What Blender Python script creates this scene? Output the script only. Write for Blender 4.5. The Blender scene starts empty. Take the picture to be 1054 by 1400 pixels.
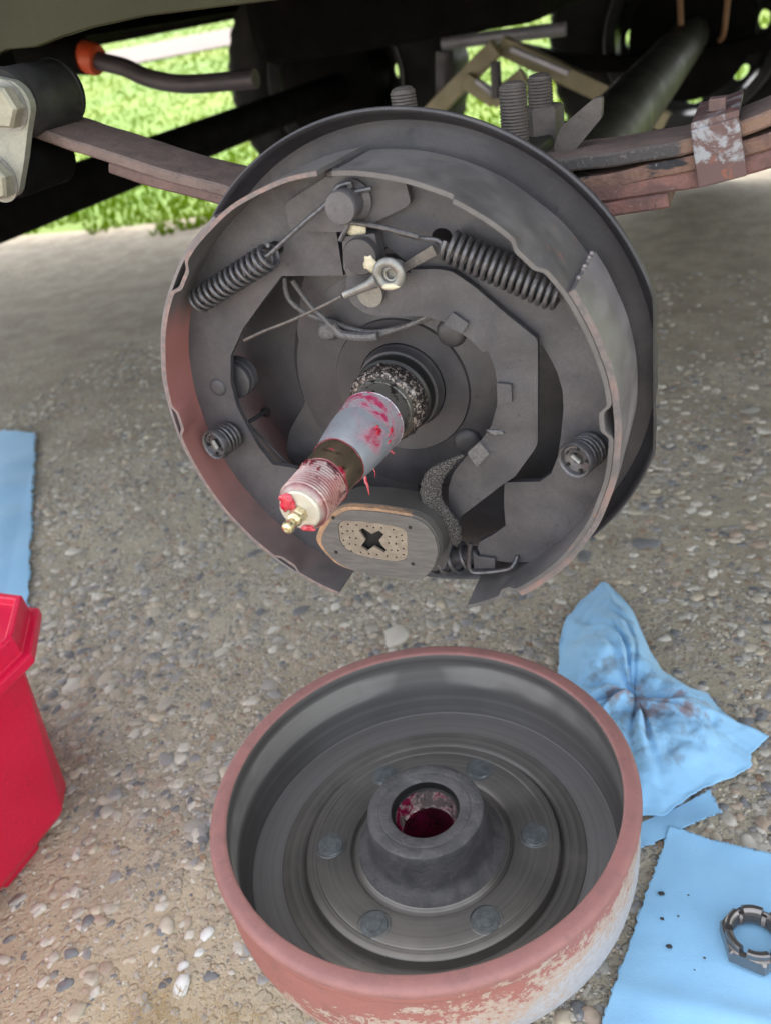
import bpy, bmesh, math, random
import numpy as np
from mathutils import Vector, Matrix, noise
from mathutils.geometry import tessellate_polygon
PI = math.pi
R = math.radians
scene = bpy.context.scene
col = scene.collection
random.seed(7); rng = np.random.default_rng(7)
# ------------------------------------------------------------------ camera
GZ = -0.362                                   # height of the ground below the spindle axis
cam = bpy.data.cameras.new('camera'); camo = bpy.data.objects.new('camera', cam); col.objects.link(camo)
scene.camera = camo
fw = Vector((-0.389718, 0.766472, -0.510530)); rt = Vector((0.919030, 0.359311, -0.162108)); up = Vector((-0.059188, 0.532369, 0.844441))
camo.matrix_world = Matrix((( rt.x, up.x, -fw.x, 0.181480), (rt.y, up.y, -fw.y, -0.416179), (rt.z, up.z, -fw.z, 0.185440), (0, 0, 0, 1)))
cam.sensor_fit = 'VERTICAL'; cam.sensor_height = 24.0; cam.lens = 19.9944
cam.clip_start = 0.02; cam.clip_end = 500
cam.dof.use_dof = True; cam.dof.focus_distance = 0.465; cam.dof.aperture_fstop = 6.7
# ------------------------------------------------------------------ light: sun behind the trailer, the brake in open shade
SUN_EL, SUN_AZ = R(60), R(18)                 # azimuth measured from +Y towards -X
world = bpy.data.worlds.new('World'); scene.world = world; world.use_nodes = True
nt = world.node_tree; bg = nt.nodes['Background']
sky = nt.nodes.new('ShaderNodeTexSky'); sky.sky_type = 'NISHITA'; sky.sun_disc = False
sky.sun_elevation = SUN_EL; sky.sun_rotation = -SUN_AZ; sky.dust_density = 2.5; sky.air_density = 1.0; sky.ozone_density = 1.0
bw = nt.nodes.new('ShaderNodeRGBToBW'); nt.links.new(sky.outputs[0], bw.inputs[0])      # thin bright cloud veil: most of the blue is washed out
vm = nt.nodes.new('ShaderNodeMix'); vm.data_type = 'RGBA'; vm.inputs['Factor'].default_value = .80; tint = nt.nodes.new('ShaderNodeMix'); tint.data_type = 'RGBA'; tint.blend_type = 'MULTIPLY'; tint.inputs['Factor'].default_value = 1
nt.links.new(bw.outputs[0], tint.inputs[6]); tint.inputs[7].default_value = (1.01, 1.0, .965, 1)
nt.links.new(sky.outputs[0], vm.inputs[6]); nt.links.new(tint.outputs[2], vm.inputs[7]); nt.links.new(vm.outputs[2], bg.inputs[0]); bg.inputs[1].default_value = 0.15
sun = bpy.data.lights.new('sun', 'SUN'); sun.energy = .9; sun.angle = R(12); sun.color = (1, .95, .86)
suno = bpy.data.objects.new('sun', sun); col.objects.link(suno)
sd = Vector((-math.sin(SUN_AZ)*math.cos(SUN_EL), math.cos(SUN_AZ)*math.cos(SUN_EL), math.sin(SUN_EL)))
suno.rotation_euler = sd.to_track_quat('Z', 'Y').to_euler(); suno.location = (0, 5, 6)
vs = scene.view_settings; vs.view_transform = 'Standard'; vs.look = 'None'; vs.gamma = 1; vs.use_curve_mapping = False
vs.exposure = 2.88
# ------------------------------------------------------------------ materials
def lin(h):
    v = [int(h[i:i+2], 16)/255 for i in (0, 2, 4)]
    return tuple((c/12.92 if c <= .04045 else ((c+.055)/1.055)**2.4) for c in v) + (1,)
def c4(c):
    return lin(c) if isinstance(c, str) else (tuple(c)+(1,) if len(c) == 3 else c)
class Mat:
    """small node builder: m = Mat(name); m.noise / m.mix / m.mask ... ; m.done(...)"""
    def __init__(s, name):
        s.m = bpy.data.materials.new(name); s.m.use_nodes = True; s.t = s.m.node_tree; s.b = s.t.nodes['Principled BSDF']
        s.co = s.t.nodes.new('ShaderNodeTexCoord').outputs['Object']
    def n(s, k, **kw):
        x = s.t.nodes.new(k)
        for a, b in kw.items(): setattr(x, a, b)
        return x
    def link(s, a, b): s.t.links.new(a, b)
    def sock(s, inp, v):
        if hasattr(v, 'is_output') or isinstance(v, bpy.types.NodeSocket): s.link(v, inp)
        else: inp.default_value = v
    def noise(s, scale, detail=4, rough=.55, co=None, dist=0, stretch=None):
        x = s.n('ShaderNodeTexNoise'); x.inputs['Scale'].default_value = scale; x.inputs['Detail'].default_value = detail
        x.inputs['Roughness'].default_value = rough; x.inputs['Distortion'].default_value = dist
        c = co or s.co
        if stretch:
            mp = s.n('ShaderNodeMapping'); mp.inputs['Scale'].default_value = stretch; s.link(c, mp.inputs[0]); c = mp.outputs[0]
        s.link(c, x.inputs['Vector']); return x.outputs['Fac']
    def voro(s, scale, feature='F1', out='Distance', co=None, rand=1):
        x = s.n('ShaderNodeTexVoronoi', feature=feature); x.inputs['Scale'].default_value = scale; x.inputs['Randomness'].default_value = rand
        s.link(co or s.co, x.inputs['Vector']); return x.outputs[out]
    def ramp(s, v, a, b, lo=0., hi=1.):
        x = s.n('ShaderNodeMapRange', interpolation_type='SMOOTHSTEP'); s.sock(x.inputs[0], v)
        for i, q in zip((1, 2, 3, 4), (a, b, lo, hi)): x.inputs[i].default_value = q
        return x.outputs[0]
    def math(s, op, a, b=0., c=0.):
        x = s.n('ShaderNodeMath', operation=op); s.sock(x.inputs[0], a); s.sock(x.inputs[1], b)
        if op == 'MULTIPLY_ADD': s.sock(x.inputs[2], c)
        return x.outputs[0]
    def mix(s, f, a, b, mode='MIX'):
        x = s.n('ShaderNodeMix', data_type='RGBA', blend_type=mode); s.sock(x.inputs['Factor'], f)
        s.sock(x.inputs[6], c4(a) if not isinstance(a, bpy.types.NodeSocket) else a)
        s.sock(x.inputs[7], c4(b) if not isinstance(b, bpy.types.NodeSocket) else b); return x.outputs[2]
    def xyz(s):
        x = s.n('ShaderNodeSeparateXYZ'); s.link(s.co, x.inputs[0]); return x.outputs
    def bump(s, h, strength=.3, dist=.001, prev=None):
        x = s.n('ShaderNodeBump'); x.inputs['Strength'].default_value = strength; x.inputs['Distance'].default_value = dist
        s.sock(x.inputs['Height'], h)
        if prev: s.link(prev, x.inputs['Normal'])
        return x.outputs[0]
    def done(s, base, rough=.6, metal=0., normal=None, **kw):
        s.sock(s.b.inputs['Base Color'], base if isinstance(base, bpy.types.NodeSocket) else c4(base))
        s.sock(s.b.inputs['Roughness'], rough); s.sock(s.b.inputs['Metallic'], metal)
        if normal: s.link(normal, s.b.inputs['Normal'])
        for k, v in kw.items(): s.sock(s.b.inputs[k.replace('_', ' ')], v)
        return s.m
def dusty(name, a, b, rough=.6, metal=.3, nscale=60, bump=.25, speck=None, grain=900):
    m = Mat(name); big = m.noise(nscale, 5, .6, dist=.3); fine = m.noise(grain, 3, .7)
    c = m.mix(m.ramp(big, .3, .7), a, b)
    c = m.mix(m.ramp(fine, .25, .8, 0, .35), c, tuple(x*.55 for x in c4(a)[:3]))
    c = m.mix(m.ramp(m.noise(nscale*5, 5, .75, dist=.6), .60, .68, 0, .45), c, tuple(x*.5 for x in c4(a)[:3])); c = m.mix(m.ramp(m.noise(nscale*7, 4, .8), .66, .74, 0, .35), c, tuple(min(1, x*1.7) for x in c4(b)[:3]))
    if speck: c = m.mix(m.ramp(m.noise(nscale*2.3, 6, .7), .62, .70), c, speck)
    r = m.ramp(m.noise(nscale*1.7, 4), .3, .7, rough-.09, rough+.1)
    return m.done(c, r, metal, m.bump(m.math('ADD', fine, m.math('MULTIPLY', big, 2.5)), bump, .0004))
M = {}
M['plate'] = dusty('brake_dust_on_painted_steel', (0.0517, 0.0501, 0.0562), (0.0902, 0.0863, 0.0931), .5, .35, 22, .3)
M['web'] = dusty('brake_dust_on_shoe_steel', (0.0673, 0.0656, 0.0746), (0.1137, 0.1107, 0.1221), .52, .35, 30, .22)
M['arm'] = dusty('brake_dust_on_lever', (0.0628, 0.0619, 0.0704), (0.1053, 0.1041, 0.116), .50, .4, 34, .22)
M['link'] = dusty('brake_dust_on_link_plate', (0.0823, 0.0779, 0.0847), (0.1233, 0.1179, 0.1272), .52, .3, 40, .2)
M['spring'] = dusty('spring_steel', (0.0887, 0.0882, 0.0972), (0.1521, 0.1488, 0.1571), .40, .6, 300, .2)
M['dark'] = dusty('sooty_dark_steel', (.018, .018, .019), (.035, .034, .034), .6, .2, 60, .3)
M['rubber'] = dusty('black_rubber', (.012, .012, .013), (.028, .027, .027), .55, 0, 60, .4)
M['bare'] = dusty('dulled_zinc_steel', (.20, .20, .195), (.29, .285, .27), .4, .6, 120, .25)
M['cream'] = dusty('cream_bare_metal', (.50, .46, .33), (.62, .58, .45), .5, .2, 400, .2)
M['cable'] = dusty('cable_steel', (.11, .10, .095), (.17, .155, .145), .5, .5, 200, .4)
M['wire'] = dusty('dusty_wire', (0.0926, 0.0921, 0.099), (0.1683, 0.1641, 0.1697), .55, .1, 500, .5)
M['zinc'] = dusty('weathered_zinc_plate', (.19, .20, .175), (.30, .30, .255), .5, .25, 55, .2, speck=(.22, .25, .27))
M['zincbolt'] = dusty('zinc_bolt', (.23, .225, .175), (.34, .33, .26), .45, .3, 70, .2)
M['tan'] = dusty('tan_painted_steel', (.26, .22, .13), (.33, .28, .17), .5, .1, 20, .1)
M['greytube'] = dusty('grey_steel_tube', (.30, .29, .33), (.42, .40, .44), .4, .3, 20, .1)
M['pipe'] = dusty('purplish_grey_pipe', (.055, .045, .052), (.095, .08, .088), .5, .2, 20, .1)
M['orange'] = dusty('orange_red_collar', (.50, .065, .02), (.62, .10, .03), .45, 0, 60, .1)
M['black'] = dusty('black_chassis_paint', (.004, .004, .004), (.008, .007, .007), .8, 0, 20, .2)
M['axle'] = dusty('worn_black_axle_paint', (.022, .023, .020), (.045, .044, .036), .5, .2, 9, .3)
M['olive'] = dusty('olive_grey_panel', (.026, .026, .013), (.038, .038, .020), .45, .1, 8, .1)
M['brown'] = dusty('dusty_brown_spring_steel', (.105, .066, .060), (.17, .105, .095), .7, .1, 55, .7, speck=(.05, .045, .045))
M['tyre'] = dusty('tyre_rubber', (.010, .010, .010), (.018, .017, .016), .65, 0, 12, .4)
M['wheel'] = dusty('far_wheel_steel', (.10, .10, .10), (.16, .155, .15), .4, .5, 12, .1)
# rusty leaf stack
def leaf_mat(name, a, b, blackness):
    m = Mat(name); f = m.noise(70, 6, .65, dist=.6); g = m.noise(420, 4, .7)
    c = m.mix(m.ramp(f, .35, .62), a, b)
    c = m.mix(m.ramp(m.noise(24, 4, .6, stretch=(1, 1, 3)), blackness, blackness+.05), c, (.022, .023, .027))
    c = m.mix(m.ramp(g, .58, .75, 0, .7), c, (.30, .26, .25))
    return m.done(c, m.ramp(f, .3, .7, .55, .85), .15, m.bump(m.math('ADD', f, g), .7, .0012))
M['leaf_orange'] = leaf_mat('rusty_orange_leaf', (.19, .105, .075), (.12, .072, .062), .58)
M['leaf_red'] = leaf_mat('red_brown_leaf', (.20, .095, .082), (.12, .068, .064), .72)
M['leaf_black'] = leaf_mat('black_painted_leaf', (.030, .030, .034), (.12, .07, .05), .46)
m = Mat('dusty_top_leaf_with_painted_front_edge'); f = m.noise(70, 6, .65, dist=.6); g = m.noise(420, 4, .7); x, y, z = m.xyz()
gn = m.n('ShaderNodeNewGeometry'); sn = m.n('ShaderNodeSeparateXYZ'); m.link(gn.outputs['True Normal'], sn.inputs[0])
c = m.mix(m.ramp(f, .3, .65), (.115, .088, .080), (.18, .132, .118)); fr = m.mix(m.ramp(m.math('ADD', x, m.math('MULTIPLY', f, .02)), .150, .154), (.055, .052, .054), (.20, .122, .088))
fr = m.mix(m.ramp(g, .55, .7, 0, .6), fr, (.22, .19, .18)); c = m.mix(m.math('MULTIPLY', m.ramp(sn.outputs[1], -.5, -.8), m.ramp(x, .06, .08)), c, fr)
M['leaf_top'] = m.done(c, .72, .1, m.bump(m.math('ADD', f, g), .8, .0012))
m = Mat('rusty_clip_with_bare_patches'); f = m.noise(60, 6, .7, dist=.4)
c = m.mix(m.ramp(f, .50, .60), (.11, .065, .063), (.26, .27, .295)); c = m.mix(m.ramp(m.noise(160, 5), .56, .68), c, (.22, .08, .05))
M['clip'] = m.done(c, .6, .2, m.bump(f, .5, .001))
# left shoe table: red-brown heat staining along the middle of the shoe, grey at the ends
def shoe_table(name, side):
    m = Mat(name); x, y, z = m.xyz(); f = m.noise(45, 5, .6); g = m.noise(700, 3, .7)
    c = m.mix(m.ramp(f, .3, .7), (.098, .094, .097), (.145, .139, .140))
    if side < 0:
        zz = m.math('ADD', z, m.math('MULTIPLY', m.math('SUBTRACT', f, .5), .05))
        k = m.math('MULTIPLY', m.ramp(zz, -.088, -.040), m.ramp(zz, .075, .04))
        c = m.mix(m.math('MULTIPLY', k, .88), c, (.40, .165, .15))
        k2 = m.math('MULTIPLY', m.ramp(zz, -.125, -.09), m.ramp(zz, .02, -.05)); c = m.mix(m.math('MULTIPLY', k2, .45), c, (.22, .13, .12))
    else:
        s_ = m.math('MULTIPLY', m.ramp(m.noise(130, 5, .7), .60, .68), m.ramp(x, .085, .095)); c = m.mix(m.math('MULTIPLY', s_, .8), c, (.30, .14, .09))
    return m.done(c, m.ramp(f, .3, .7, .45, .62), .3, m.bump(m.math('ADD', g, m.math('MULTIPLY', f, 3)), .25, .0004))
M['tableL'] = shoe_table('stained_shoe_table', -1); M['tableR'] = shoe_table('grey_shoe_table', 1)
m = Mat('pink_rusted_edge'); f = m.noise(300, 5, .7)
M['edge'] = m.done(m.mix(m.ramp(f, .35, .6), (.25, .17, .155), (.145, .128, .127)), .7, .1, m.bump(f, .5, .0005))
m = Mat('dusty_lining_edge'); f = m.noise(260, 5, .75); g = m.noise(38, 4); M['edgeR'] = m.done(m.mix(m.ramp(f, .38, .6), (.175, .145, .142), m.mix(m.ramp(g, .45, .62), (.115, .108, .108), (.235, .15, .135))), .7, .1, m.bump(f, .6, .0006))
m = Mat('worn_brake_lining'); f = m.noise(40, 6, .7, dist=.5, stretch=(1, .3, 1)); g = m.noise(1500, 2, .8); s_ = m.voro(900)
c = m.mix(m.ramp(f, .3, .7), (.145, .134, .145), (.225, .212, .224)); c = m.mix(m.ramp(g, .6, .8, 0, .7), c, (.06, .055, .05)); c = m.mix(m.ramp(m.noise(160, 4), .66, .75, 0, .6), c, (.32, .32, .32))
M['lining'] = m.done(c, m.ramp(f, .3, .7, .38, .55), .25, m.bump(m.math('ADD', g, f), .3, .0005))
# magnet
m = Mat('magnet_steel_shell'); f = m.noise(60, 5); M['magnet'] = m.done(m.mix(f, (.060, .058, .056), (.095, .09, .086)), .5, .35, m.bump(m.noise(600), .2, .0004))
m = Mat('magnet_worn_face'); f = m.noise(150, 4, .6, stretch=(.25, 1, 2.0), dist=1.2)
M['magface'] = m.done(m.mix(m.ramp(f, .35, .65), (.120, .118, .120), (.160, .156, .154)), .42, .4, m.bump(f, .12, .0003))
m = Mat('scuffed_copper_edge'); f = m.noise(220, 5, .7); x, y, z = m.xyz(); xx = m.math('ADD', m.math('ADD', x, m.math('MULTIPLY', z, -.35)), m.math('MULTIPLY', m.math('SUBTRACT', m.noise(90, 4), .5), .03))
M['copper'] = m.done(m.mix(m.ramp(xx, .028, .034), m.mix(m.ramp(f, .4, .62), (.44, .27, .16), (.26, .18, .13)), (.11, .105, .10)), .55, .35, m.bump(f, .3, .0005))
M['brass'] = dusty('dull_brass_core', (.235, .20, .165), (.31, .27, .22), .5, .35, 200, .2)
# spindle: steel wiped clean with red grease left in patches
def greasy(name, steel, k0, k1, rough, scale=90, grease=(.30, .008, .035), metal=.85, dirt=.0, bmp=.15, bias=0.):
    m = Mat(name); f = m.noise(scale, 6, .65, dist=1.0); x, y, z = m.xyz()
    ff = m.math('ADD', f, m.math('MULTIPLY', z, bias))
    k = m.ramp(ff, k0, k1); c = m.mix(k, steel, grease)
    if dirt: c = m.mix(m.ramp(m.noise(scale*3, 5, .7, dist=.5), 1-dirt-.1, 1-dirt), c, (.012, .006, .006))
    r = m.ramp(k, 0, 1, rough, .16)
    return m.done(c, r, m.ramp(k, 0, 1, metal, .05), m.bump(m.math('ADD', m.math('MULTIPLY', k, .8), m.noise(scale*8, 3)), bmp, .0005), Coat_Weight=.35, Coat_Roughness=.12)
M['sp_cone'] = greasy('wiped_blue_steel', (.60, .65, .74), .50, .70, .34, 38, metal=.75, bias=1.5, grease=(.30, .02, .06))
M['sp_ridge'] = greasy('pink_greased_steel', (.60, .56, .62), .46, .66, .28, 80, grease=(.34, .03, .09), metal=.6, bias=5)
M['sp_neck'] = greasy('brown_oily_steel', (.17, .13, .09), .60, .68, .30, 60, metal=.8, dirt=.34)
M['sp_grey'] = greasy('grey_oily_steel', (.26, .255, .235), .66, .74, .32, 60, metal=.75, dirt=.38)
m = Mat('greased_thread_steel'); x, y, z = m.xyz(); f = m.noise(150, 5, .7, dist=.8); g = m.noise(60, 4, .6)
rd = m.math('SQRT', m.math('ADD', m.math('MULTIPLY', x, x), m.math('MULTIPLY', z, z)))
c = m.mix(m.ramp(g, .35, .65), (.38, .31, .295), (.30, .14, .14)); c = m.mix(m.math('MULTIPLY', m.ramp(y, -.1395, -.1365), m.ramp(m.math('ADD', rd, m.math('MULTIPLY', m.math('SUBTRACT', f, .5), .0012)), .01195, .0114, 0, 1)), c, (.13, .012, .022))
yk = m.ramp(m.math('ADD', y, m.math('MULTIPLY', f, .006)), -.1195, -.1150); c = m.mix(m.math('MULTIPLY', m.ramp(f, .52, .60), m.math('ADD', yk, m.ramp(g, .5, .6, 0, .8))), c, (.06, .004, .012))
M['sp_thread'] = m.done(c, m.ramp(f, .4, .6, .42, .25), .35, m.bump(f, .3, .0004), Coat_Weight=.15, Coat_Roughness=.12)
M['sp_face'] = greasy('pale_spindle_end', (.52, .49, .42), .64, .70, .35, 70, grease=(.45, .02, .05), metal=.25)
m = Mat('grease_crusted_seal'); f = m.noise(420, 5, .8); g = m.noise(90, 4)
c = m.mix(m.ramp(f, .49, .60), (.014, .009, .009), (.40, .34, .31)); c = m.mix(m.ramp(g, .56, .64, 0, .85), c, (.018, .010, .010))
M['seal'] = m.done(c, .22, .3, m.bump(f, .8, .0012), Coat_Weight=.8, Coat_Roughness=.1)
M['sealblack'] = Mat('black_seal_ring').done((.008, .008, .008), .45, 0)
m = Mat('red_grease'); f = m.noise(500, 3); M['grease'] = m.done(m.mix(f, (.42, .006, .028), (.50, .02, .05)), .18, 0, m.bump(f, .4, .0006), Coat_Weight=.8, Coat_Roughness=.08, Subsurface_Weight=.2, Subsurface_Radius=(.003, .001, .001), Subsurface_Scale=1.0)
m = Mat('dark_red_grease'); M['darkgrease'] = m.done((.16, .006, .02), .15, 0, Coat_Weight=.8, Coat_Roughness=.08)
M['zerk'] = dusty('zinc_grease_fitting', (.62, .54, .34), (.70, .64, .46), .28, .9, 300, .1)
m = Mat('braided_sleeve'); w = m.voro(1100, out='Distance'); f = m.noise(80, 4)
M['braid'] = m.done(m.mix(m.ramp(w, .1, .6), (.16, .15, .145), (.030, .029, .029)), .8, 0, m.bump(m.math('MULTIPLY', w, -1), .9, .001))
# drum
def rings(m, scale, amp=1.):
    x, y, z = m.xyz(); r = m.math('SQRT', m.math('ADD', m.math('MULTIPLY', x, x), m.math('MULTIPLY', y, y)))
    cb = m.n('ShaderNodeCombineXYZ'); m.link(r, cb.inputs[0]); m.link(m.math('MULTIPLY', z, amp), cb.inputs[1])
    return m.noise(scale, 5, .7, co=cb.outputs[0]), r
m = Mat('drum_red_paint_rim'); f = m.noise(60, 5, .6); g = m.noise(900, 3, .7)
c = m.mix(m.ramp(f, .3, .7), (.31, .142, .13), (.26, .122, .115)); c = m.mix(m.ramp(g, .55, .8, 0, .6), c, (.20, .10, .095)); c = m.mix(m.ramp(m.noise(34, 6, .75, dist=.7), .54, .68, 0, .65), c, (.20, .105, .098)); c = m.mix(m.ramp(m.noise(260, 5, .8), .64, .70, 0, .8), c, (.13, .085, .08)); c = m.mix(m.ramp(m.noise(190, 5, .8, dist=.4), .66, .72, 0, .7), c, (.38, .25, .22))
M['drumrim'] = m.done(c, m.ramp(f, .3, .7, .5, .68), 0, m.bump(m.math('ADD', g, f), .3, .0006))
m = Mat('drum_scraped_red_paint'); x, y, z = m.xyz(); f = m.noise(26, 7, .72, dist=.8, stretch=(1, 1, 2.2)); g = m.noise(1000, 3, .7); h = m.noise(210, 6, .8)
side = m.math('ADD', m.math('MULTIPLY', x, 3.4), m.math('MULTIPLY_ADD', z, -13.0, .12))
k = m.math('ADD', m.math('ADD', side, m.math('MULTIPLY', m.math('SUBTRACT', f, .5), 1.5)), m.math('MULTIPLY', m.math('SUBTRACT', h, .5), 1.5))
red = m.mix(m.ramp(f, .3, .7), (.33, .13, .112), (.28, .115, .102)); red = m.mix(m.ramp(g, .55, .8, 0, .6), red, (.20, .09, .08)); red = m.mix(m.ramp(m.noise(40, 6, .75, dist=.7), .54, .66, 0, .6), red, (.21, .10, .09))
tanc = m.mix(m.ramp(g, .35, .65), (.42, .35, .30), (.41, .30, .24)); greyc = m.mix(m.ramp(h, .3, .7), (.34, .34, .37), (.44, .43, .44))
c = m.mix(m.ramp(k, .62, .72), red, tanc); c = m.mix(m.ramp(k, .84, 1.02), c, greyc)
M['drumside'] = m.done(c, .6, .0, m.bump(m.math('ADD', g, m.math('MULTIPLY', k, .8)), .35, .0006))
m = Mat('drum_worn_wall_painted_glint'); f, r = rings(m, 900, 1.); x, y, z = m.xyz(); cb = m.n('ShaderNodeCombineXYZ'); m.link(z, cb.inputs[2]); zn = m.noise(700, 4, .7, co=cb.outputs[0]); zl = m.noise(160, 3, .6, co=cb.outputs[0]); big = m.noise(18, 4)
zz = m.math('ADD', z, m.math('MULTIPLY', m.math('SUBTRACT', zn, .5), .004))
glint_band = m.math('MULTIPLY', m.math('MULTIPLY', m.ramp(zz, -.036, -.028), m.ramp(zz, -.010, -.018)), m.ramp(m.noise(7, 3, .5), .42, .58, .12, 1))
c = m.mix(m.ramp(zl, .3, .7), (.085, .081, .080), (.125, .12, .117)); c = m.mix(m.ramp(big, .35, .7, 0, .4), c, (.075, .071, .07)); c = m.mix(glint_band, c, (.62, .60, .57))  # pale polished zone, brightened to paint the wall's highlight into the colour
tg = m.n('ShaderNodeTangent', direction_type='RADIAL', axis='Z')
M['drumwall'] = m.done(c, m.ramp(glint_band, 0, 1, .52, .32), m.ramp(glint_band, 0, 1, .35, .8), m.bump(m.math('ADD', zn, m.math('MULTIPLY', big, 2)), .08, .0002), Anisotropic=.8, Anisotropic_Rotation=.25, Tangent=tg.outputs[0])
m = Mat('drum_dusty_floor'); f, r = rings(m, 420, .3); big = m.noise(25, 5); g = m.noise(900, 3, .7)
c = m.mix(m.ramp(f, .35, .62), (.120, .113, .110), (.160, .151, .146)); c = m.mix(m.ramp(big, .4, .7, 0, .5), c, (.15, .147, .152))
M['drumfloor'] = m.done(c, m.ramp(f, .35, .65, .6, .5), .12, m.bump(m.math('ADD', f, m.math('MULTIPLY', g, .3)), .35, .0005))
m = Mat('drum_armature_ring'); f, r = rings(m, 700, .3); big = m.noise(22, 5, dist=.6)
c = m.mix(m.ramp(f, .35, .62), (.125, .118, .112), (.215, .205, .192)); c = m.mix(m.ramp(big, .4, .65, 0, .45), c, (.27, .25, .23))
tg = m.n('ShaderNodeTangent', direction_type='RADIAL', axis='Z')
M['drumring'] = m.done(c, m.ramp(f, .35, .65, .48, .33), .55, m.bump(f, .22, .0003), Anisotropic=.75, Anisotropic_Rotation=.25, Tangent=tg.outputs[0])
M['hub'] = dusty('cast_hub_dusty', (.078, .075, .079), (.125, .120, .123), .68, .15, 90, 1.5, grain=520)
M['stud'] = dusty('wheel_stud_head', (.13, .145, .155), (.21, .235, .245), .42, .5, 260, .3)
M['race'] = greasy('greased_bearing_race', (.72, .64, .62), .50, .60, .2, 90, grease=(.16, .006, .035), metal=.9, dirt=.34, bmp=.3)
M['well'] = greasy('dark_greased_well', (.035, .006, .012), .4, .7, .2, 60, grease=(.11, .004, .025), metal=.2)
# castle nut
M['nut'] = greasy('dark_oiled_nut', (.22, .205, .20), .72, .78, .36, 120, metal=.85, grease=(.25, .05, .05))
# cloths
def towel_mat(name, stain=0.):
    m = Mat(name); f = m.noise(14, 4); g = m.noise(700, 4, .7); w = m.noise(60, 5)
    c = m.mix(m.ramp(f, .3, .7), (.27, .55, .84), (.31, .60, .88)); c = m.mix(m.ramp(g, .5, .8, 0, .25), c, (.22, .47, .76))
    if stain:
        x, y, z = m.xyz()
        dx = m.math('SUBTRACT', x, stain[0]); dy = m.math('SUBTRACT', y, stain[1])
        d = m.math('SQRT', m.math('ADD', m.math('MULTIPLY', dx, dx), m.math('MULTIPLY', dy, dy)))
        k = m.math('SUBTRACT', m.math('ADD', w, m.math('MULTIPLY', m.noise(28, 5, .7, dist=1.0), .8)), m.math('MULTIPLY', d, stain[2]))
        c = m.mix(m.ramp(k, .60, .90, 0, .62), c, (.13, .12, .125)); c = m.mix(m.ramp(m.math('MULTIPLY', k, m.ramp(m.noise(20, 3), .46, .62)), .56, .86, 0, .6), c, (.27, .13, .09))
    return m.done(c, .85, 0, m.bump(m.math('ADD', g, m.math('MULTIPLY', w, 1.5)), .35, .0007), Sheen_Weight=.2)
M['towel'] = towel_mat('blue_shop_towel'); 
M['redbox'] = dusty('red_plastic', (.56, .007, .042), (.62, .009, .052), .38, 0, 12, .12, grain=400)
M['redlid'] = dusty('red_plastic_lid', (.60, .009, .052), (.66, .012, .062), .36, 0, 12, .12, grain=400)
M['grit'] = dusty('black_grit', (.03, .035, .04), (.06, .06, .07), .6, .1, 500, .3)
for k_, v_ in (('olive', .12), ('black', .05), ('tyre', .15), ('dark', .2), ('axle', .3), ('wheel', .3)): M[k_].node_tree.nodes['Principled BSDF'].inputs['Specular IOR Level'].default_value = v_
# ------------------------------------------------------------------ mesh helpers
def mesh_obj(name, verts, faces, mat, parent=None, smooth=True, base=None, mats=None, fm=None):
    me = bpy.data.meshes.new(name); me.from_pydata([tuple(v) for v in verts], [], [tuple(f) for f in faces]); me.update()
    if isinstance(mats, (list, tuple)):
        for q in mats: me.materials.append(q)
        if fm is not None: me.polygons.foreach_set('material_index', fm)
    else: me.materials.append(mat)
    bm = bmesh.new(); bm.from_mesh(me); bmesh.ops.recalc_face_normals(bm, faces=bm.faces); bm.to_mesh(me); bm.free()
    if smooth:
        me.polygons.foreach_set('use_smooth', [True]*len(me.polygons)); me.set_sharp_from_angle(angle=R(38))
    o = bpy.data.objects.new(name, me); col.objects.link(o)
    attach(o, parent); return o
def attach(o, parent):
    if parent is not None:
        o.parent = parent
        if parent.parent is None and parent.type == 'EMPTY': o.location = -Vector(parent.location)
def thing(name, label, cat, loc=(0, 0, 0), group=None):
    o = bpy.data.objects.new(name, None); col.objects.link(o); o.location = loc; o.empty_display_size = .02
    return tag(o, label, cat, group)
def tag(o, label=None, cat=None, group=None, kind=None):
    if label: o['label'] = label
    if cat: o['category'] = cat
    if group: o['group'] = group
    if kind: o['kind'] = kind
    return o
def copy_tree(o, parent=None):
    c = o.copy(); col.objects.link(c)
    if parent is not None: c.parent = parent
    for ch in list(o.children): copy_tree(ch, c)
    return c
def bevel(o, w, seg=2, ang=40):
    b = o.modifiers.new('bevel', 'BEVEL'); b.width = w; b.segments = seg; b.limit_method = 'ANGLE'; b.angle_limit = R(ang); b.harden_normals = False; return o
def round_poly(pts, r, seg=4):
    out = []; n = len(pts)
    for i in range(n):
        a, b, c = Vector(pts[i-1]), Vector(pts[i]), Vector(pts[(i+1) % n])
        d1, d2 = (a-b), (c-b); l = min(r, d1.length*.45, d2.length*.45)
        if l < 1e-6: out.append(tuple(b)); continue
        p, q = b+d1.normalized()*l, b+d2.normalized()*l
        for k in range(seg+1):
            t = k/seg; out.append(tuple((1-t)**2*p + 2*t*(1-t)*b + t*t*q))
    return out
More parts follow.
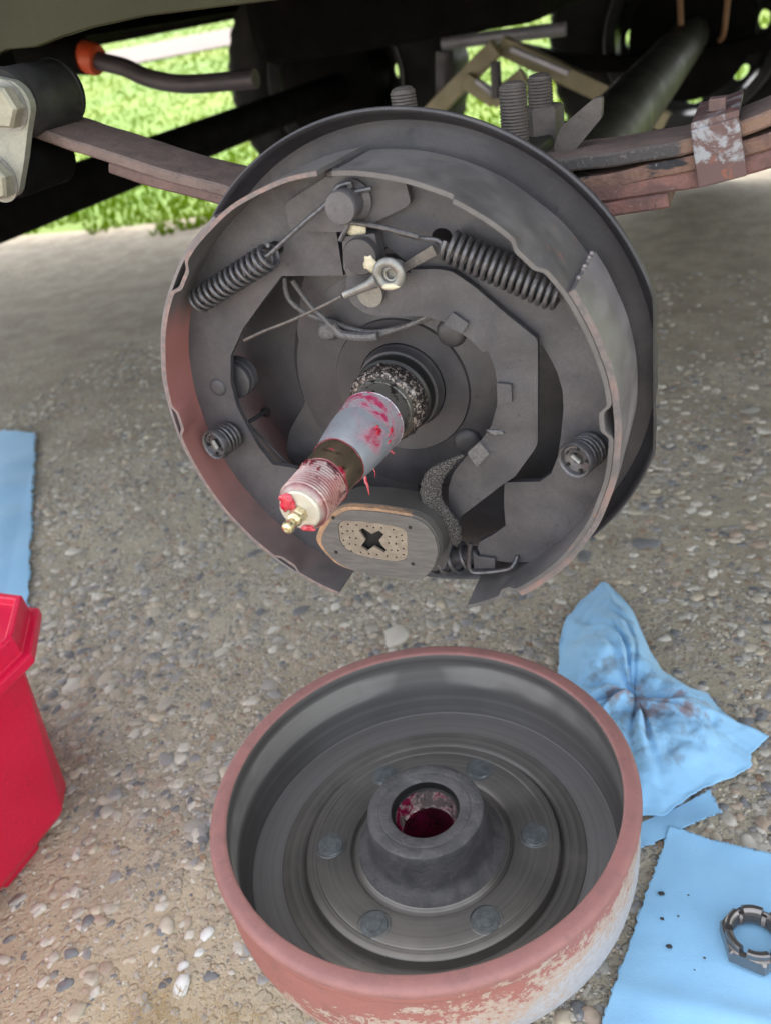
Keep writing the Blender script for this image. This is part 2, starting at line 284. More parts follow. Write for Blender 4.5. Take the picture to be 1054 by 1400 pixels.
def plate(name, outline, y0, y1, mat, parent=None, holes=(), rnd=0, bev=.0004, fn=None):
    """flat plate in the XZ plane between depths y0 (front) and y1 (back)"""
    if rnd: outline = round_poly(outline, rnd)
    loops = [outline]+list(holes); tris = tessellate_polygon([[Vector((p[0], p[1], 0)) for p in l] for l in loops])
    flat = [p for l in loops for p in l]; n = len(flat)
    v = [(p[0], y0, p[1]) for p in flat]+[(p[0], y1, p[1]) for p in flat]
    if fn: v = [fn(*q) for q in v]
    f = [tuple(t) for t in tris]+[tuple(i+n for i in reversed(t)) for t in tris]; s = 0
    for l in loops:
        k = len(l); f += [(s+i, s+(i+1) % k, s+n+(i+1) % k, s+n+i) for i in range(k)]; s += k
    o = mesh_obj(name, v, f, mat, parent, smooth=False)
    if bev: bevel(o, bev, 2, 50)
    return o
def smooth_path(pts, sub=6):
    P = [Vector(p) for p in pts]; out = []
    for i in range(len(P)-1):
        p0 = P[max(i-1, 0)]; p1 = P[i]; p2 = P[i+1]; p3 = P[min(i+2, len(P)-1)]
        for k in range(sub):
            t = k/sub; out.append(.5*((2*p1)+(-p0+p2)*t+(2*p0-5*p1+4*p2-p3)*t*t+(-p0+3*p1-3*p2+p3)*t**3))
    out.append(P[-1]); return out
def tube_data(path, rad, seg=8, flat=None):
    P = [Vector(p) for p in path]; n = len(P); v = []; f = []
    T = [(P[min(i+1, n-1)]-P[max(i-1, 0)]).normalized() for i in range(n)]
    a = Vector((0, 0, 1)) if abs(T[0].z) < .9 else Vector((1, 0, 0)); N = (a-T[0]*a.dot(T[0])).normalized()
    for i in range(n):
        N = (N-T[i]*N.dot(T[i])).normalized(); B = T[i].cross(N); r = rad[i] if hasattr(rad, '__len__') else rad
        for k in range(seg):
            t = 2*PI*k/seg; v.append(P[i]+(N*math.cos(t)+B*math.sin(t)*(flat or 1))*r)
    for i in range(n-1):
        for k in range(seg): f.append((i*seg+k, i*seg+(k+1) % seg, (i+1)*seg+(k+1) % seg, (i+1)*seg+k))
    f.append(tuple(range(seg))[::-1]); f.append(tuple((n-1)*seg+k for k in range(seg)))
    return v, f
def tube(name, path, rad, mat, parent=None, seg=8, sm=0, flat=None):
    if sm: path = smooth_path(path, sm)
    v, f = tube_data(path, rad, seg, flat); return mesh_obj(name, v, f, mat, parent)
def frame(axis):
    z = Vector(axis).normalized(); a = Vector((0, 0, 1)) if abs(z.z) < .9 else Vector((1, 0, 0)); x = (a-z*a.dot(z)).normalized(); return x, z.cross(x), z
def lathe(name, prof, origin, axis, mat, parent=None, seg=48, mats=None, pm=None, rot=0, sq=None):
    """prof = [(radius, distance along the axis)]; pm = material index per profile segment; sq = number of flats (hex = 6)"""
    x, y, z = frame(axis); o = Vector(origin); v = []; f = []; fm = []
    if sq: seg = sq
    for r, h in prof:
        for k in range(seg):
            t = 2*PI*k/seg+rot; v.append(o+z*h+(x*math.cos(t)+y*math.sin(t))*max(r, 1e-5))
    for i in range(len(prof)-1):
        for k in range(seg):
            f.append((i*seg+k, i*seg+(k+1) % seg, (i+1)*seg+(k+1) % seg, (i+1)*seg+k)); fm.append(pm[i] if pm else 0)
    return mesh_obj(name, v, f, mat, parent, mats=mats, fm=fm if mats else None)
def box(name, lo, hi, mat, parent=None, bev=.001):
    v = [(x, y, z) for x in (lo[0], hi[0]) for y in (lo[1], hi[1]) for z in (lo[2], hi[2])]
    f = [(0, 1, 3, 2), (4, 6, 7, 5), (0, 4, 5, 1), (2, 3, 7, 6), (0, 2, 6, 4), (1, 5, 7, 3)]
    o = mesh_obj(name, v, f, mat, parent, smooth=False)
    if bev: bevel(o, bev, 2)
    return o
def grid(name, fn, nu, nv, mat, parent=None, cu=False, cv=False, **kw):
    v = [fn(i/(nu if cu else nu-1), j/(nv if cv else nv-1)) for i in range(nu) for j in range(nv)]; f = []
    for i in range(nu if cu else nu-1):
        for j in range(nv if cv else nv-1):
            f.append((i*nv+j, ((i+1) % nu)*nv+j, ((i+1) % nu)*nv+(j+1) % nv, i*nv+(j+1) % nv))
    return mesh_obj(name, v, f, mat, parent, **kw)
def coil_path(p0, p1, rad, turns, spt=16, taper=True, ph=0):
    p0, p1 = Vector(p0), Vector(p1); x, y, z = frame(p1-p0); L = (p1-p0).length; n = int(turns*spt); out = []
    for i in range(n+1):
        t = i/n; r = rad*(.80+.20*min(1, t*turns*1.2, (1-t)*turns*1.2)) if taper else rad; a = 2*PI*turns*t+ph
        out.append(p0+z*(L*t)+(x*math.cos(a)+y*math.sin(a))*r)
    return out
def sphere_cap(name, c, axis, rad, h, mat, parent=None, seg=24):
    return lathe(name, [(rad, 0), (rad, h*.25), (rad*.93, h*.6), (rad*.7, h*.88), (rad*.35, h*.98), (0, h)], c, axis, mat, parent, seg)
def blob(name, c, rad, mat, parent=None, sq=(1, 1, 1), rough=.25, sub=2, seed=0):
    bm = bmesh.new(); bmesh.ops.create_icosphere(bm, subdivisions=sub, radius=1)
    for q in bm.verts:
        d = 1+rough*noise.noise(q.co*1.7+Vector((seed*3.1, 0, 0))); q.co = Vector((q.co.x*sq[0], q.co.y*sq[1], q.co.z*sq[2]))*d*rad+Vector(c)
    me = bpy.data.meshes.new(name); bm.to_mesh(me); bm.free(); me.materials.append(mat); me.polygons.foreach_set('use_smooth', [True]*len(me.polygons))
    o = bpy.data.objects.new(name, me); col.objects.link(o); attach(o, parent); return o
FRONT = (0, -1, 0)
# ================================================================== ground
PADY = 2.16
def lawn_z(x, y):
    d = math.hypot(x-.18, y+.42); s = max(0., d-4.6); return GZ-.004+.085*s-(.0007*s*s if s < 50 else .0007*2500+.07*(s-50)) - (.0 if d < 60 else 0)
def pad_h(x, y):
    return .0030*noise.noise(Vector((x*9, y*9, 0)))+.0012*noise.noise(Vector((x*45, y*45, 3)))
m = Mat('packed_sandy_gravel')
pos = m.co
big = m.noise(3.2, 5, .6); mid = m.noise(26, 5, .65); fine = m.noise(420, 4, .75); v1 = m.voro(120, out='Color'); d1 = m.voro(120); v2 = m.voro(330, out='Color'); d2 = m.voro(330)
base = m.mix(m.ramp(big, .35, .65), (.54, .485, .375), (.53, .455, .33)); base = m.mix(m.ramp(mid, .35, .68, 0, .7), base, (.36, .32, .245))
base = m.mix(m.ramp(m.noise(8, 6, .7, dist=.5), .46, .64, 0, .5), base, (.30, .26, .19))
cc = m.n('ShaderNodeSeparateColor'); m.link(v1, cc.inputs[0]); c2 = m.n('ShaderNodeSeparateColor'); m.link(v2, c2.inputs[0])
st = m.mix(cc.outputs[0], (.21, .205, .20), (.60, .55, .47)); st = m.mix(m.ramp(cc.outputs[1], .8, .9), st, (.36, .20, .12))
v0 = m.voro(52, out='Color'); d0 = m.voro(52); c0_ = m.n('ShaderNodeSeparateColor'); m.link(v0, c0_.inputs[0]); st0 = m.mix(c0_.outputs[0], (.26, .25, .24), (.66, .61, .53)); st0 = m.mix(m.ramp(c0_.outputs[1], .82, .88), st0, (.42, .30, .22))
k0 = m.math('MULTIPLY', m.ramp(m.math('ADD', d0, m.math('MULTIPLY', m.math('SUBTRACT', m.noise(160, 3), .5), .25)), .46, .36), m.ramp(c0_.outputs[2], .50, .58)); base = m.mix(m.math('MULTIPLY', k0, .72), base, st0)
k1 = m.math('MULTIPLY', m.ramp(d1, .55, .35), m.ramp(cc.outputs[2], .45, .6)); base = m.mix(m.math('MULTIPLY', k1, .75), base, st)
st2 = m.mix(c2.outputs[0], (.13, .125, .12), (.50, .44, .36)); k2 = m.math('MULTIPLY', m.ramp(d2, .6, .35), m.ramp(c2.outputs[2], .4, .55)); base = m.mix(m.math('MULTIPLY', k2, .7), base, st2)
gx_, gy_, gz_ = m.xyz(); sandy = m.ramp(m.math('ADD', m.math('ADD', gy_, m.math('MULTIPLY', gx_, .25)), m.math('MULTIPLY', m.math('SUBTRACT', mid, .5), .25)), -.10, -.26)
base = m.mix(m.math('MULTIPLY', sandy, .8), base, (.54, .45, .31)); soil_shade = m.ramp(m.math('ADD', m.math('ADD', gy_, m.math('MULTIPLY', gx_, -.1)), m.math('MULTIPLY', m.math('SUBTRACT', m.noise(4, 5, .65), .5), 1.3)), .35, 1.25)  # brown dirt tone, darkened to paint in the shade under the trailer
base = m.mix(m.math('MULTIPLY', soil_shade, .82), base, m.mix(m.ramp(m.noise(14, 6, .7), .38, .62), (.20, .162, .112), (.32, .268, .195))); base = m.mix(m.ramp(fine, .55, .75, 0, .5), base, (.16, .14, .11)); base = m.mix(m.ramp(fine, .42, .28, 0, .4), base, (.55, .48, .38))
hh = m.math('ADD', m.math('ADD', m.math('ADD', m.math('MULTIPLY', k0, 1.8), m.math('MULTIPLY', k1, 1.2)), m.math('MULTIPLY', k2, .6)), m.math('ADD', m.math('MULTIPLY', fine, .8), m.math('MULTIPLY', mid, 1.5)))
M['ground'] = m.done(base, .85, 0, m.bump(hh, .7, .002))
def sp(t, near, far, p=3.2): return math.copysign(near*abs(t)+(far-near)*abs(t)**p, t)
NU, NV = 170, 190
vv = []
for i in range(NU):
    for j in range(NV):
        x = -.15+sp(2*i/(NU-1)-1, 1.1, 9); t = j/(NV-1); y = -1.2 + (PADY+1.2)*(t if t > 0 else 0)
        if j == 0: y = -14
        if j == NV-1: y = PADY+.25*noise.noise(Vector((x*1.1, 0, 0)))+.06*noise.noise(Vector((x*7, 2, 0)))
        vv.append((x, y, GZ+pad_h(x, y)))
ff = [(i*NV+j, (i+1)*NV+j, (i+1)*NV+j+1, i*NV+j+1) for i in range(NU-1) for j in range(NV-1)]
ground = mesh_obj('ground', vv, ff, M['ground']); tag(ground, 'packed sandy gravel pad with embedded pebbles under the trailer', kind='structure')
# pebbles
PC = [(.64, .60, .52), (.56, .50, .40), (.50, .46, .39), (.34, .33, .325), (.46, .36, .28), (.70, .66, .58), (.20, .205, .215), (.42, .40, .36), (.58, .50, .38)]
PM = []
for i, c in enumerate(PC):
    m = Mat('pebble_stone'); f = m.noise(60, 5, .6); g = m.noise(600, 4, .7)
    cc_ = m.mix(m.ramp(f, .3, .7), c, tuple(q*.72 for q in c)); cc_ = m.mix(m.ramp(g, .58, .75, 0, .5), cc_, tuple(min(1, q*1.4) for q in c)); cc_ = m.mix(m.ramp(m.noise(110, 4), .5, .65, 0, .4), cc_, (.46, .41, .33))
    PM.append(m.done(cc_, .7, 0, m.bump(g, .3, .0006)))
def stone_mesh(seed, sub=2, ang=.35):
    bm = bmesh.new(); bmesh.ops.create_icosphere(bm, subdivisions=sub, radius=1); s = random.Random(seed); o = Vector((s.random()*50, s.random()*50, 0))
    ax = (1, s.uniform(.6, .95), s.uniform(.4, .6))
    for q in bm.verts:
        n_ = q.co.copy(); d = 1+ang*noise.noise(n_*1.1+o)+.10*noise.noise(n_*3+o); q.co = Vector((n_.x*ax[0], n_.y*ax[1], n_.z*ax[2]))*d
    me = bpy.data.meshes.new('pebble'); bm.to_mesh(me); bm.free(); me.polygons.foreach_set('use_smooth', [True]*len(me.polygons)); return me
protos = [stone_mesh(i, 2, .55) for i in range(9)]
for i, me in enumerate(protos): me.materials.append(PM[i])
def clear_of(x, y, s=0):
    if math.hypot(x+.003, y+.08) < .108: return False
    return True
count = 0; spots = []
while count < 290:
    x = rng.uniform(-.72, .36); y = rng.uniform(-.30, .75)
    if rng.random() > math.exp(-max(0, y-.05)*1.8)*(.16 if y+.25*x < -.13 else 1): continue
    if x < -.42 and y < -.05: continue
    dens = noise.noise(Vector((x*4, y*4, 9)))
    if dens < -.12 and rng.random() < .7: continue
    s = float(np.clip(rng.lognormal(math.log(.0082), .42), .0050, .0180))
    if y > .3: s = max(s, .008)
    if not clear_of(x, y) or any((x-a)**2+(y-b)**2 < (s+c)**2*.8 for a, b, c in spots): continue
    spots.append((x, y, s)); k = int(rng.integers(0, len(protos))); o = bpy.data.objects.new('pebble', protos[k]); col.objects.link(o)
    zs = rng.uniform(.6, .9); o.scale = (s, s, s*zs); o.rotation_euler = (rng.uniform(-.2, .2), rng.uniform(-.2, .2), rng.uniform(0, 6.28))
    o.location = (x, y, GZ+pad_h(x, y)-s*rng.uniform(.10, .30)); o.parent = ground; count += 1
# white chips near the lower left of the drum
for (x, y, s) in [(-0.1568, -0.1542, 0.0058), (-0.1541, -0.1676, 0.0040), (-0.1612, -0.1795, 0.0045), (-0.1535, -0.1922, 0.0075)]:
    me = protos[5]; o = bpy.data.objects.new('pebble', me.copy()); o.data.materials.clear()
    if 'white' not in M: M['white'] = dusty('white_stone_chip', (.75, .76, .74), (.82, .83, .80), .6, 0, 200, .3)
    o.data.materials.append(M['white']); col.objects.link(o); o.scale = (s, s*.8, s*.9); o.rotation_euler = (.1, 0, rng.uniform(0, 6)); o.location = (x, y, GZ+pad_h(x, y)); o.parent = ground
# small gravel: uncountable, one mesh
def scatter(name, n, area, smin, smax, sub, mats, parent, dens=None, lift=(.0, .35), fall=1.2):
    base_ = []
    for i in range(6):
        me = stone_mesh(100+i, sub, .6); v = np.array([q.co[:] for q in me.vertices]); f = np.array([p.vertices[:] for p in me.polygons]); base_.append((v, f)); bpy.data.meshes.remove(me)
    V = []; F = []; FM = []; off = 0; c = 0
    xs = rng.uniform(area[0], area[1], n*4); ys = rng.uniform(area[2], area[3], n*4)
    for x, y in zip(xs, ys):
        if c >= n: break
        if rng.random() > math.exp(-max(0, y)*fall): continue
        if dens and noise.noise(Vector((x*5, y*5, 21))) + .5*noise.noise(Vector((x*19, y*19, 4))) < dens and rng.random() < .8: continue
        if y+.25*x < -.13 and rng.random() < .66: continue
        if not clear_of(x, y): continue
        s = smin*(smax/smin)**(rng.random()**1.8); v, f = base_[c % 6]; a = rng.uniform(0, 6.28); ca, sa = math.cos(a)*s, math.sin(a)*s
        w = np.empty_like(v); w[:, 0] = v[:, 0]*ca-v[:, 1]*sa+x; w[:, 1] = v[:, 0]*sa+v[:, 1]*ca+y; w[:, 2] = v[:, 2]*s+GZ+pad_h(x, y)-s*rng.uniform(*lift)
        V.append(w); F.append(f+off); off += len(v); FM.append(np.full(len(f), rng.integers(0, len(mats)))); c += 1
    V = np.concatenate(V); F = np.concatenate(F); FM = np.concatenate(FM)
    me = bpy.data.meshes.new(name); me.vertices.add(len(V)); me.vertices.foreach_set('co', V.ravel()); me.loops.add(F.size); me.loops.foreach_set('vertex_index', F.ravel())
    me.polygons.add(len(F)); me.polygons.foreach_set('loop_start', np.arange(0, F.size, 3)); me.polygons.foreach_set('loop_total', np.full(len(F), 3)); 
    for q in mats: me.materials.append(q)
    me.polygons.foreach_set('material_index', FM); me.polygons.foreach_set('use_smooth', np.ones(len(F), bool)); me.update(calc_edges=True)
    o = bpy.data.objects.new(name, me); col.objects.link(o); o.parent = parent; tag(o, kind='stuff'); return o
scatter('small_gravel', 17000, (-1.1, .40, -.36, 1.3), .0026, .0078, 2, PM, ground, dens=-.10, lift=(.1, .4))
scatter('coarse_sand', 26000, (-.5, .30, -.34, .35), .0008, .0021, 1, PM, ground, dens=-.5, lift=(-.2, .3), fall=2)
# dry grass scraps in the lower left
m = Mat('dry_straw'); M['straw'] = m.done(m.mix(m.noise(200), (.50, .38, .19), (.36, .26, .13)), .8)
V = []; F = []
for i in range(420):
    cl = rng.integers(0, 4); cx, cy = [(-.10, -.215), (-.13, -.235), (-.155, -.215), (-.09, -.25)][cl]
    x = cx+rng.normal(0, .018); y = cy+rng.normal(0, .014); a = rng.uniform(0, 6.28); L = rng.uniform(.004, .016); z = GZ+.0015+rng.uniform(0, .002)
    bnd = rng.uniform(-.6, .6); P_ = []
    for k in range(4): P_.append((x+math.cos(a+bnd*k/3)*L*k/3, y+math.sin(a+bnd*k/3)*L*k/3, z+.0012*math.sin(k)*rng.random()))
    v, f = tube_data(P_, .00022, 4); o_ = len(V); V += v; F += [tuple(q+o_ for q in t) for t in f]
st_ = mesh_obj('dry_grass', V, F, M['straw'], ground); tag(st_, kind='stuff')
# lawn with a path, rising away behind the trailer
m = Mat('sunny_lawn_soil'); f = m.noise(1.3, 5); g = m.noise(30, 4)
M['lawn'] = m.done(m.mix(m.ramp(f, .35, .65), (.070, .135, .004), (.105, .155, .006)), .9, 0, m.bump(g, .5, .02))
nr, na = 60, 120; vv = []; ff = []
for i in range(nr):
    for j in range(na):
        a = R(-115)+R(230)*j/(na-1)                                   # from +Y
        if i == 0: 
            pass
        rr = .02 + 90*(i/(nr-1))**2.4
        x = math.sin(a)*rr*1.2; y = PADY-.18+math.cos(a)*rr if abs(a) < R(90) else PADY-.18+math.cos(a)*rr
        y = max(y, PADY-.18) if i < 1 else y
        vv.append((x, y, lawn_z(x, y) if y > PADY-.3 else GZ-.02+max(0, rr-12)*.02))
ff = [(i*na+j, (i+1)*na+j, (i+1)*na+j+1, i*na+j+1) for i in range(nr-1) for j in range(na-1)]
lawn = mesh_obj('lawn', vv, ff, M['lawn']); tag(lawn, 'sunlit green lawn rising behind the trailer', kind='structure')
m = Mat('pale_path'); f = m.noise(3, 5); M['path'] = m.done(m.mix(f, (.095, .072, .066), (.125, .10, .09)), .9, 0, m.bump(m.noise(60), .4, .01))
vv = []; 
for i in range(60):
    t = i/59; th = R(-75+130*t)
    for w_ in (9.35, 9.9, 10.5, 11.1): x = .18+math.sin(th)*w_; y = -.42+math.cos(th)*w_; vv.append((x, y, lawn_z(x, y)+.012+.01*(w_ in (9.9, 10.5))))
ff = [(i*4+k, i*4+4+k, i*4+5+k, i*4+1+k) for i in range(59) for k in range(3)]
tag(mesh_obj('path', vv, ff, M['path']), 'pale path crossing the lawn', kind='structure')
# grass blades: uncountable
m = Mat('grass_blade'); inf = m.n('ShaderNodeNewGeometry'); f = m.noise(2.5, 3); c = m.mix(f, (.075, .150, .003), (.115, .170, .004)); c = m.mix(m.ramp(m.noise(.9, 3), .55, .7, 0, .7), c, (.20, .19, .015))
M['blade'] = m.done(c, .8, 0, None, Specular_IOR_Level=.05)
trn = m.n('ShaderNodeBsdfTranslucent'); m.link(c, trn.inputs[0]); ms = m.n('ShaderNodeMixShader'); ms.inputs[0].default_value = .22
outn = [q for q in m.t.nodes if q.type == 'OUTPUT_MATERIAL'][0]; m.link(m.b.outputs[0], ms.inputs[1]); m.link(trn.outputs[0], ms.inputs[2]); m.link(ms.outputs[0], outn.inputs[0])
n = 42000
t = rng.random(n)**1.6; dist = 3.0+9.5*t; ang = R(-62)+R(80)*rng.random(n)
gx = .18+np.sin(ang)*dist; gy = -.42+np.cos(ang)*dist; keep = (gy > PADY-.08+.12*np.sin(gx*5)+.1*np.sin(gx*13)) & ~((dist > 9.3) & (dist < 11.15)); gx, gy, dist = gx[keep], gy[keep], dist[keep]; n = len(gx)
gz = np.array([lawn_z(a, b) for a, b in zip(gx, gy)]); hh_ = rng.uniform(.014, .034, n)*(1+.5*(np.sin(gx*2.1)+np.cos(gy*1.7))*.3); wd = rng.uniform(.003, .006, n)*(1+dist*.12); la = rng.uniform(0, 6.28, n); le = hh_*rng.uniform(.1, .6, n); ra = rng.uniform(0, 6.28, n)
V = np.empty((n, 4, 3)); ca, sa = np.cos(ra), np.sin(ra)
V[:, 0] = np.stack([gx-ca*wd, gy-sa*wd, gz], 1); V[:, 1] = np.stack([gx+ca*wd, gy+sa*wd, gz], 1)
V[:, 2] = np.stack([gx+ca*wd*.6+np.cos(la)*le*.4, gy+sa*wd*.6+np.sin(la)*le*.4, gz+hh_*.6], 1); V[:, 3] = np.stack([gx+np.cos(la)*le, gy+np.sin(la)*le, gz+hh_], 1)
idx = (np.arange(n)[:, None]*4+np.array([0, 1, 2, 3])[None]); me = bpy.data.meshes.new('grass'); me.vertices.add(n*4); me.vertices.foreach_set('co', V.ravel())
me.loops.add(n*4); me.loops.foreach_set('vertex_index', idx.ravel()); me.polygons.add(n); me.polygons.foreach_set('loop_start', np.arange(0, n*4, 4)); me.polygons.foreach_set('loop_total', np.full(n, 4)); me.materials.append(M['blade']); me.update(calc_edges=True)
o = bpy.data.objects.new('grass', me); col.objects.link(o); tag(o, 'bright grass blades on the lawn behind the trailer', 'grass', kind='stuff')
# ================================================================== trailer body and frame (dark, above and behind the brake)
tr = thing('travel_trailer', 'large trailer body above the brake with a black chassis frame underneath', 'trailer', (0, 1.0, .21))
M['siding'] = dusty('cream_siding', (.55, .53, .47), (.62, .60, .53), .5, 0, 2, .1)
box('floor', (-2.6, .02, .262), (2.3, 2.44, .30), M['black'], tr, .004)
box('body_shell', (-2.6, .0, .303), (2.3, 2.46, 2.35), M['siding'], tr, .03)
for y_, z_ in ((.10, .222), (2.10, .20)): box('frame_rail', (-2.5, y_, z_), (2.2, y_+.05, .258), M['black'], tr, .003)
for x_ in (-1.7, -1.25, -.42, .35, .9): box('crossmember', (x_, .155, .215), (x_+.05, 2.095, .258), M['black'], tr, .003)
box('holding_tank', (-.60, .95, .119), (-.12, 1.70, .25), M['black'], tr, .03)
# olive panel in front of the rail, upper left
op = [(-0.2758, 0.1929), (-0.2571, 0.1934), (-0.2472, 0.1951), (-0.2246, 0.1934), (-0.2036, 0.1959), (-0.1811, 0.1974), (-0.1445, 0.1976), (-0.0967, 0.1949), (-0.0609, 0.1929), (-0.0304, 0.1948), (-0.0085, 0.2023), (-0.0668, 0.2198), (-0.2442, 0.2500)]
fs = thing('fender_skirt', 'olive grey metal skirt panel hanging across the top left corner', 'fender', (op[0][0], .05, op[0][1]))
plate('panel', op, .046, .052, M['olive'], fs, bev=.002)
# ================================================================== axles
ax = thing('axle', 'steel axle with its greased bare spindle pointing forward and tube running back', 'axle', (0, .2, 0))
lathe('axle_tube', [(.0, .028), (.038, .028), (.041, .036), (.041, 1.86), (0, 1.86)], (0, 0, 0), (0, 1, 0), M['axle'], ax, 40)
SP = ax
def spd(name, prof, mat, seg=56, **k): return lathe(name, [(r, -y) for r, y in prof], (0, 0, 0), FRONT, mat, SP, seg, **k)
spd('spindle_root', [(0, .03), (.0250, .03), (.0250, -.0110), (.0238, -.0125), (.0236, -.0175), (.0200, -.0180), (.0200, -.020), (.0, -.020)], M['plate'])
spd('seal_ring', [(.0210, -.0165), (.0222, -.0180), (.0226, -.0215), (.0220, -.0250), (.0205, -.0262), (.016, -.0262)], M['sealblack'])
s_ = spd('grease_crust', [(.0190, -.0255), (.0206, -.0265), (.0212, -.0285), (.0208, -.0300), (.0214, -.0318), (.0212, -.0350), (.0204, -.0372), (.0190, -.0385), (.0172, -.0385)], M['seal'], 90)
for v_ in s_.data.vertices:
    k = 1+.035*noise.noise(v_.co*900)+.03*noise.noise(v_.co*300); v_.co.x *= k; v_.co.z *= k
spd('bearing_seat', [(.0155, -.028), (.0172, -.030), (.0172, -.0395), (.0168, -.041), (.0164, -.0415), (.0164, -.054)], M['sp_grey'])
spd('grease_ridge', [(.0160, -.0535), (.0170, -.0540), (.0171, -.0550), (.0168, -.058), (.0166, -.066), (.0163, -.070)], M['sp_ridge'])
cone = spd('spindle_cone', [(.0163, -.070), (.0160, -.075), (.0152, -.083), (.0143, -.090), (.0134, -.0965), (.0130, -.098)], M['sp_cone'])
spd('outer_bearing_seat', [(.0126, -.0975), (.0129, -.0985), (.0128, -.1005), (.0125, -.1015), (.0125, -.1150), (.0118, -.1165)], M['sp_neck'])
# helical thread
p_, y0_, y1_ = .00182, -.1165, -.1400
def thr(u, v):
    y = y0_+(y1_-y0_)*u; a = 2*PI*v; ph = ((y0_-y)/p_+v) % 1; tri = abs(ph-.5)*2; r = .0112+.0012*min(1, max(0, tri*1.25-.1))
    e = (y-y1_)/.003
    if e < 1: r = min(r, .0098+.0022*e)
    return (r*math.cos(a), y, r*math.sin(a))
grid('thread', thr, 200, 64, M['sp_thread'], SP, cv=True)
spd('end_face', [(.0100, -.1395), (.0098, -.1408), (.0090, -.1415), (.0, -.1415)], M['sp_face'])
tube('grease_line', [(.01305*math.cos(a), -.0985-.0006*math.sin(3*a), .01305*math.sin(a)) for a in [k*PI/24 for k in range(49)]], .0003, M['darkgrease'], SP, 6)
tube('grease_line', [(.0170*math.cos(a), -.0546-.0002*math.sin(5*a), .0170*math.sin(a)) for a in [k*PI/24 for k in range(49)]], .0003, M['sp_ridge'], SP, 6)
tube('grease_line', [(.0124*math.cos(a), -.1166-.0006*math.sin(4*a), .0124*math.sin(a)) for a in [k*PI/24 for k in range(49)]], .0005, M['darkgrease'], SP, 6)
blob('grease_dab', (-.0047, -.1423, .0045), .0042, M['grease'], SP, (1, .3, 1), .6, 3, 1)
blob('grease_dab', (.003, -.1423, -.0083), .0026, M['grease'], SP, (1.4, .3, .55), .6, 3, 2)
for i, (a, y, r, s) in enumerate([(25, -.079, .0154, .0022), (33, -.077, .0157, .0018), (8, -.068, .0163, .0020), (-6, -.072, .0160, .0016),(5, -.071, .0160, .0012), (40, -.076, .0156, .0008), (-12, -.066, .0162, .0012), (95, -.120, .0122, .002), (70, -.124, .012, .0016), (115, -.118, .0122, .0018), (-70, -.095, .0136, .0016)]):
    blob('grease_dab', (r*math.cos(R(a)), y, r*math.sin(R(a))), s, M['grease'] if i < 7 else M['darkgrease'], SP, (.32, 1, .6), 1.1, 3, i+5)
gz_ = thing('grease_fitting', 'small yellowish zinc grease fitting screwed into the spindle tip', 'grease fitting', (0, -.1415, 0))
for nm, pr, q in (('hex_base', [(.0038, .0), (.0038, .0036), (.0033, .0042)], 6), ('collar', [(.0026, .004), (.0034, .0046), (.0036, .0060), (.0030, .0072), (.0021, .0078)], None), ('nipple', [(.0021, .0076), (.0021, .0095), (.0027, .0103), (.0029, .0120), (.0024, .0134), (.0012, .0140), (.0010, .0136), (0, .0136)], None)):
    lathe(nm, [(0, pr[0][1])]+pr if nm == 'hex_base' else pr, (.0005, -.1412, -.0008), FRONT, M['zerk'], gz_, 24, sq=q)
# grease threads hanging below the spindle
tube('grease_string', [(.004, -.082, -.0152), (.0045, -.083, -.019), (.0055, -.084, -.0205), (.006, -.085, -.0255)], [.0007, .0009, .0006, .00015], M['grease'], SP, 6)
tube('grease_string', [(.008, -.079, -.0135), (.0088, -.0795, -.0155), (.0084, -.080, -.0180)], [.0004, .0002, .0001], M['grease'], SP, 6)
tube('grease_string', [(.013, -.066, -.0105), (.0146, -.0662, -.0118), (.0152, -.0665, -.0112)], [.0006, .0003, .0001], M['grease'], SP, 6)
# far axle tubes
a2 = thing('rear_axle', 'black tubular axle of the other wheel pair crossing the upper left', 'axle', (-.88, 1, 0))
lathe('axle_tube', [(0, .05), (.036, .05), (.036, 1.86), (0, 1.86)], (-.88, 0, -.0), (0, 1, 0), M['black'], a2, 32)
# ================================================================== brake assembly
BK = thing('brake_assembly', 'dust covered electric drum brake mounted behind the bare spindle', 'brake', (0, 0, 0))
XF = .1333
PR = [(.0245, -.006), (.0255, -.010), (.0390, -.0115), (.0398, -.0100), (.0410, -.0098), (.060, -.0080), (.066, -.0070), (.074, .0035), (.080, .0060), (.104, .0075), (.112, .0100), (.130, .0125), (.1335, .0120), (.1360, .0080), (.1378, .0030), (.1388, .0002), (.1400, -.0006), (.1410, .0004), (.1412, .0022), (.1398, .0075), (.1375, .0140), (.1340, .0160), (.112, .0135), (.060, -.004), (.026, -.006)]
def bp(u, v):
    i = u*(len(PR)-1); k = min(int(round(i)), len(PR)-1); r, y = PR[k]; a = 2*PI*v; x = r*math.cos(a); z = r*math.sin(a)
    if abs(x) > XF:
        e_ = min(1, (abs(r*math.cos(a))-XF)/.0035); x = math.copysign(XF+(.0008 if k >= 18 else 0), x); y = (y+(.0015-y)*e_) if k < 18 else y+(.0040-y)*e_
    y += .0004*noise.noise(Vector((x*30, 0, z*30)))
    return (x, y, z)
bpl = grid('backing_plate', bp, len(PR), 288, M['plate'], BK, cv=True)
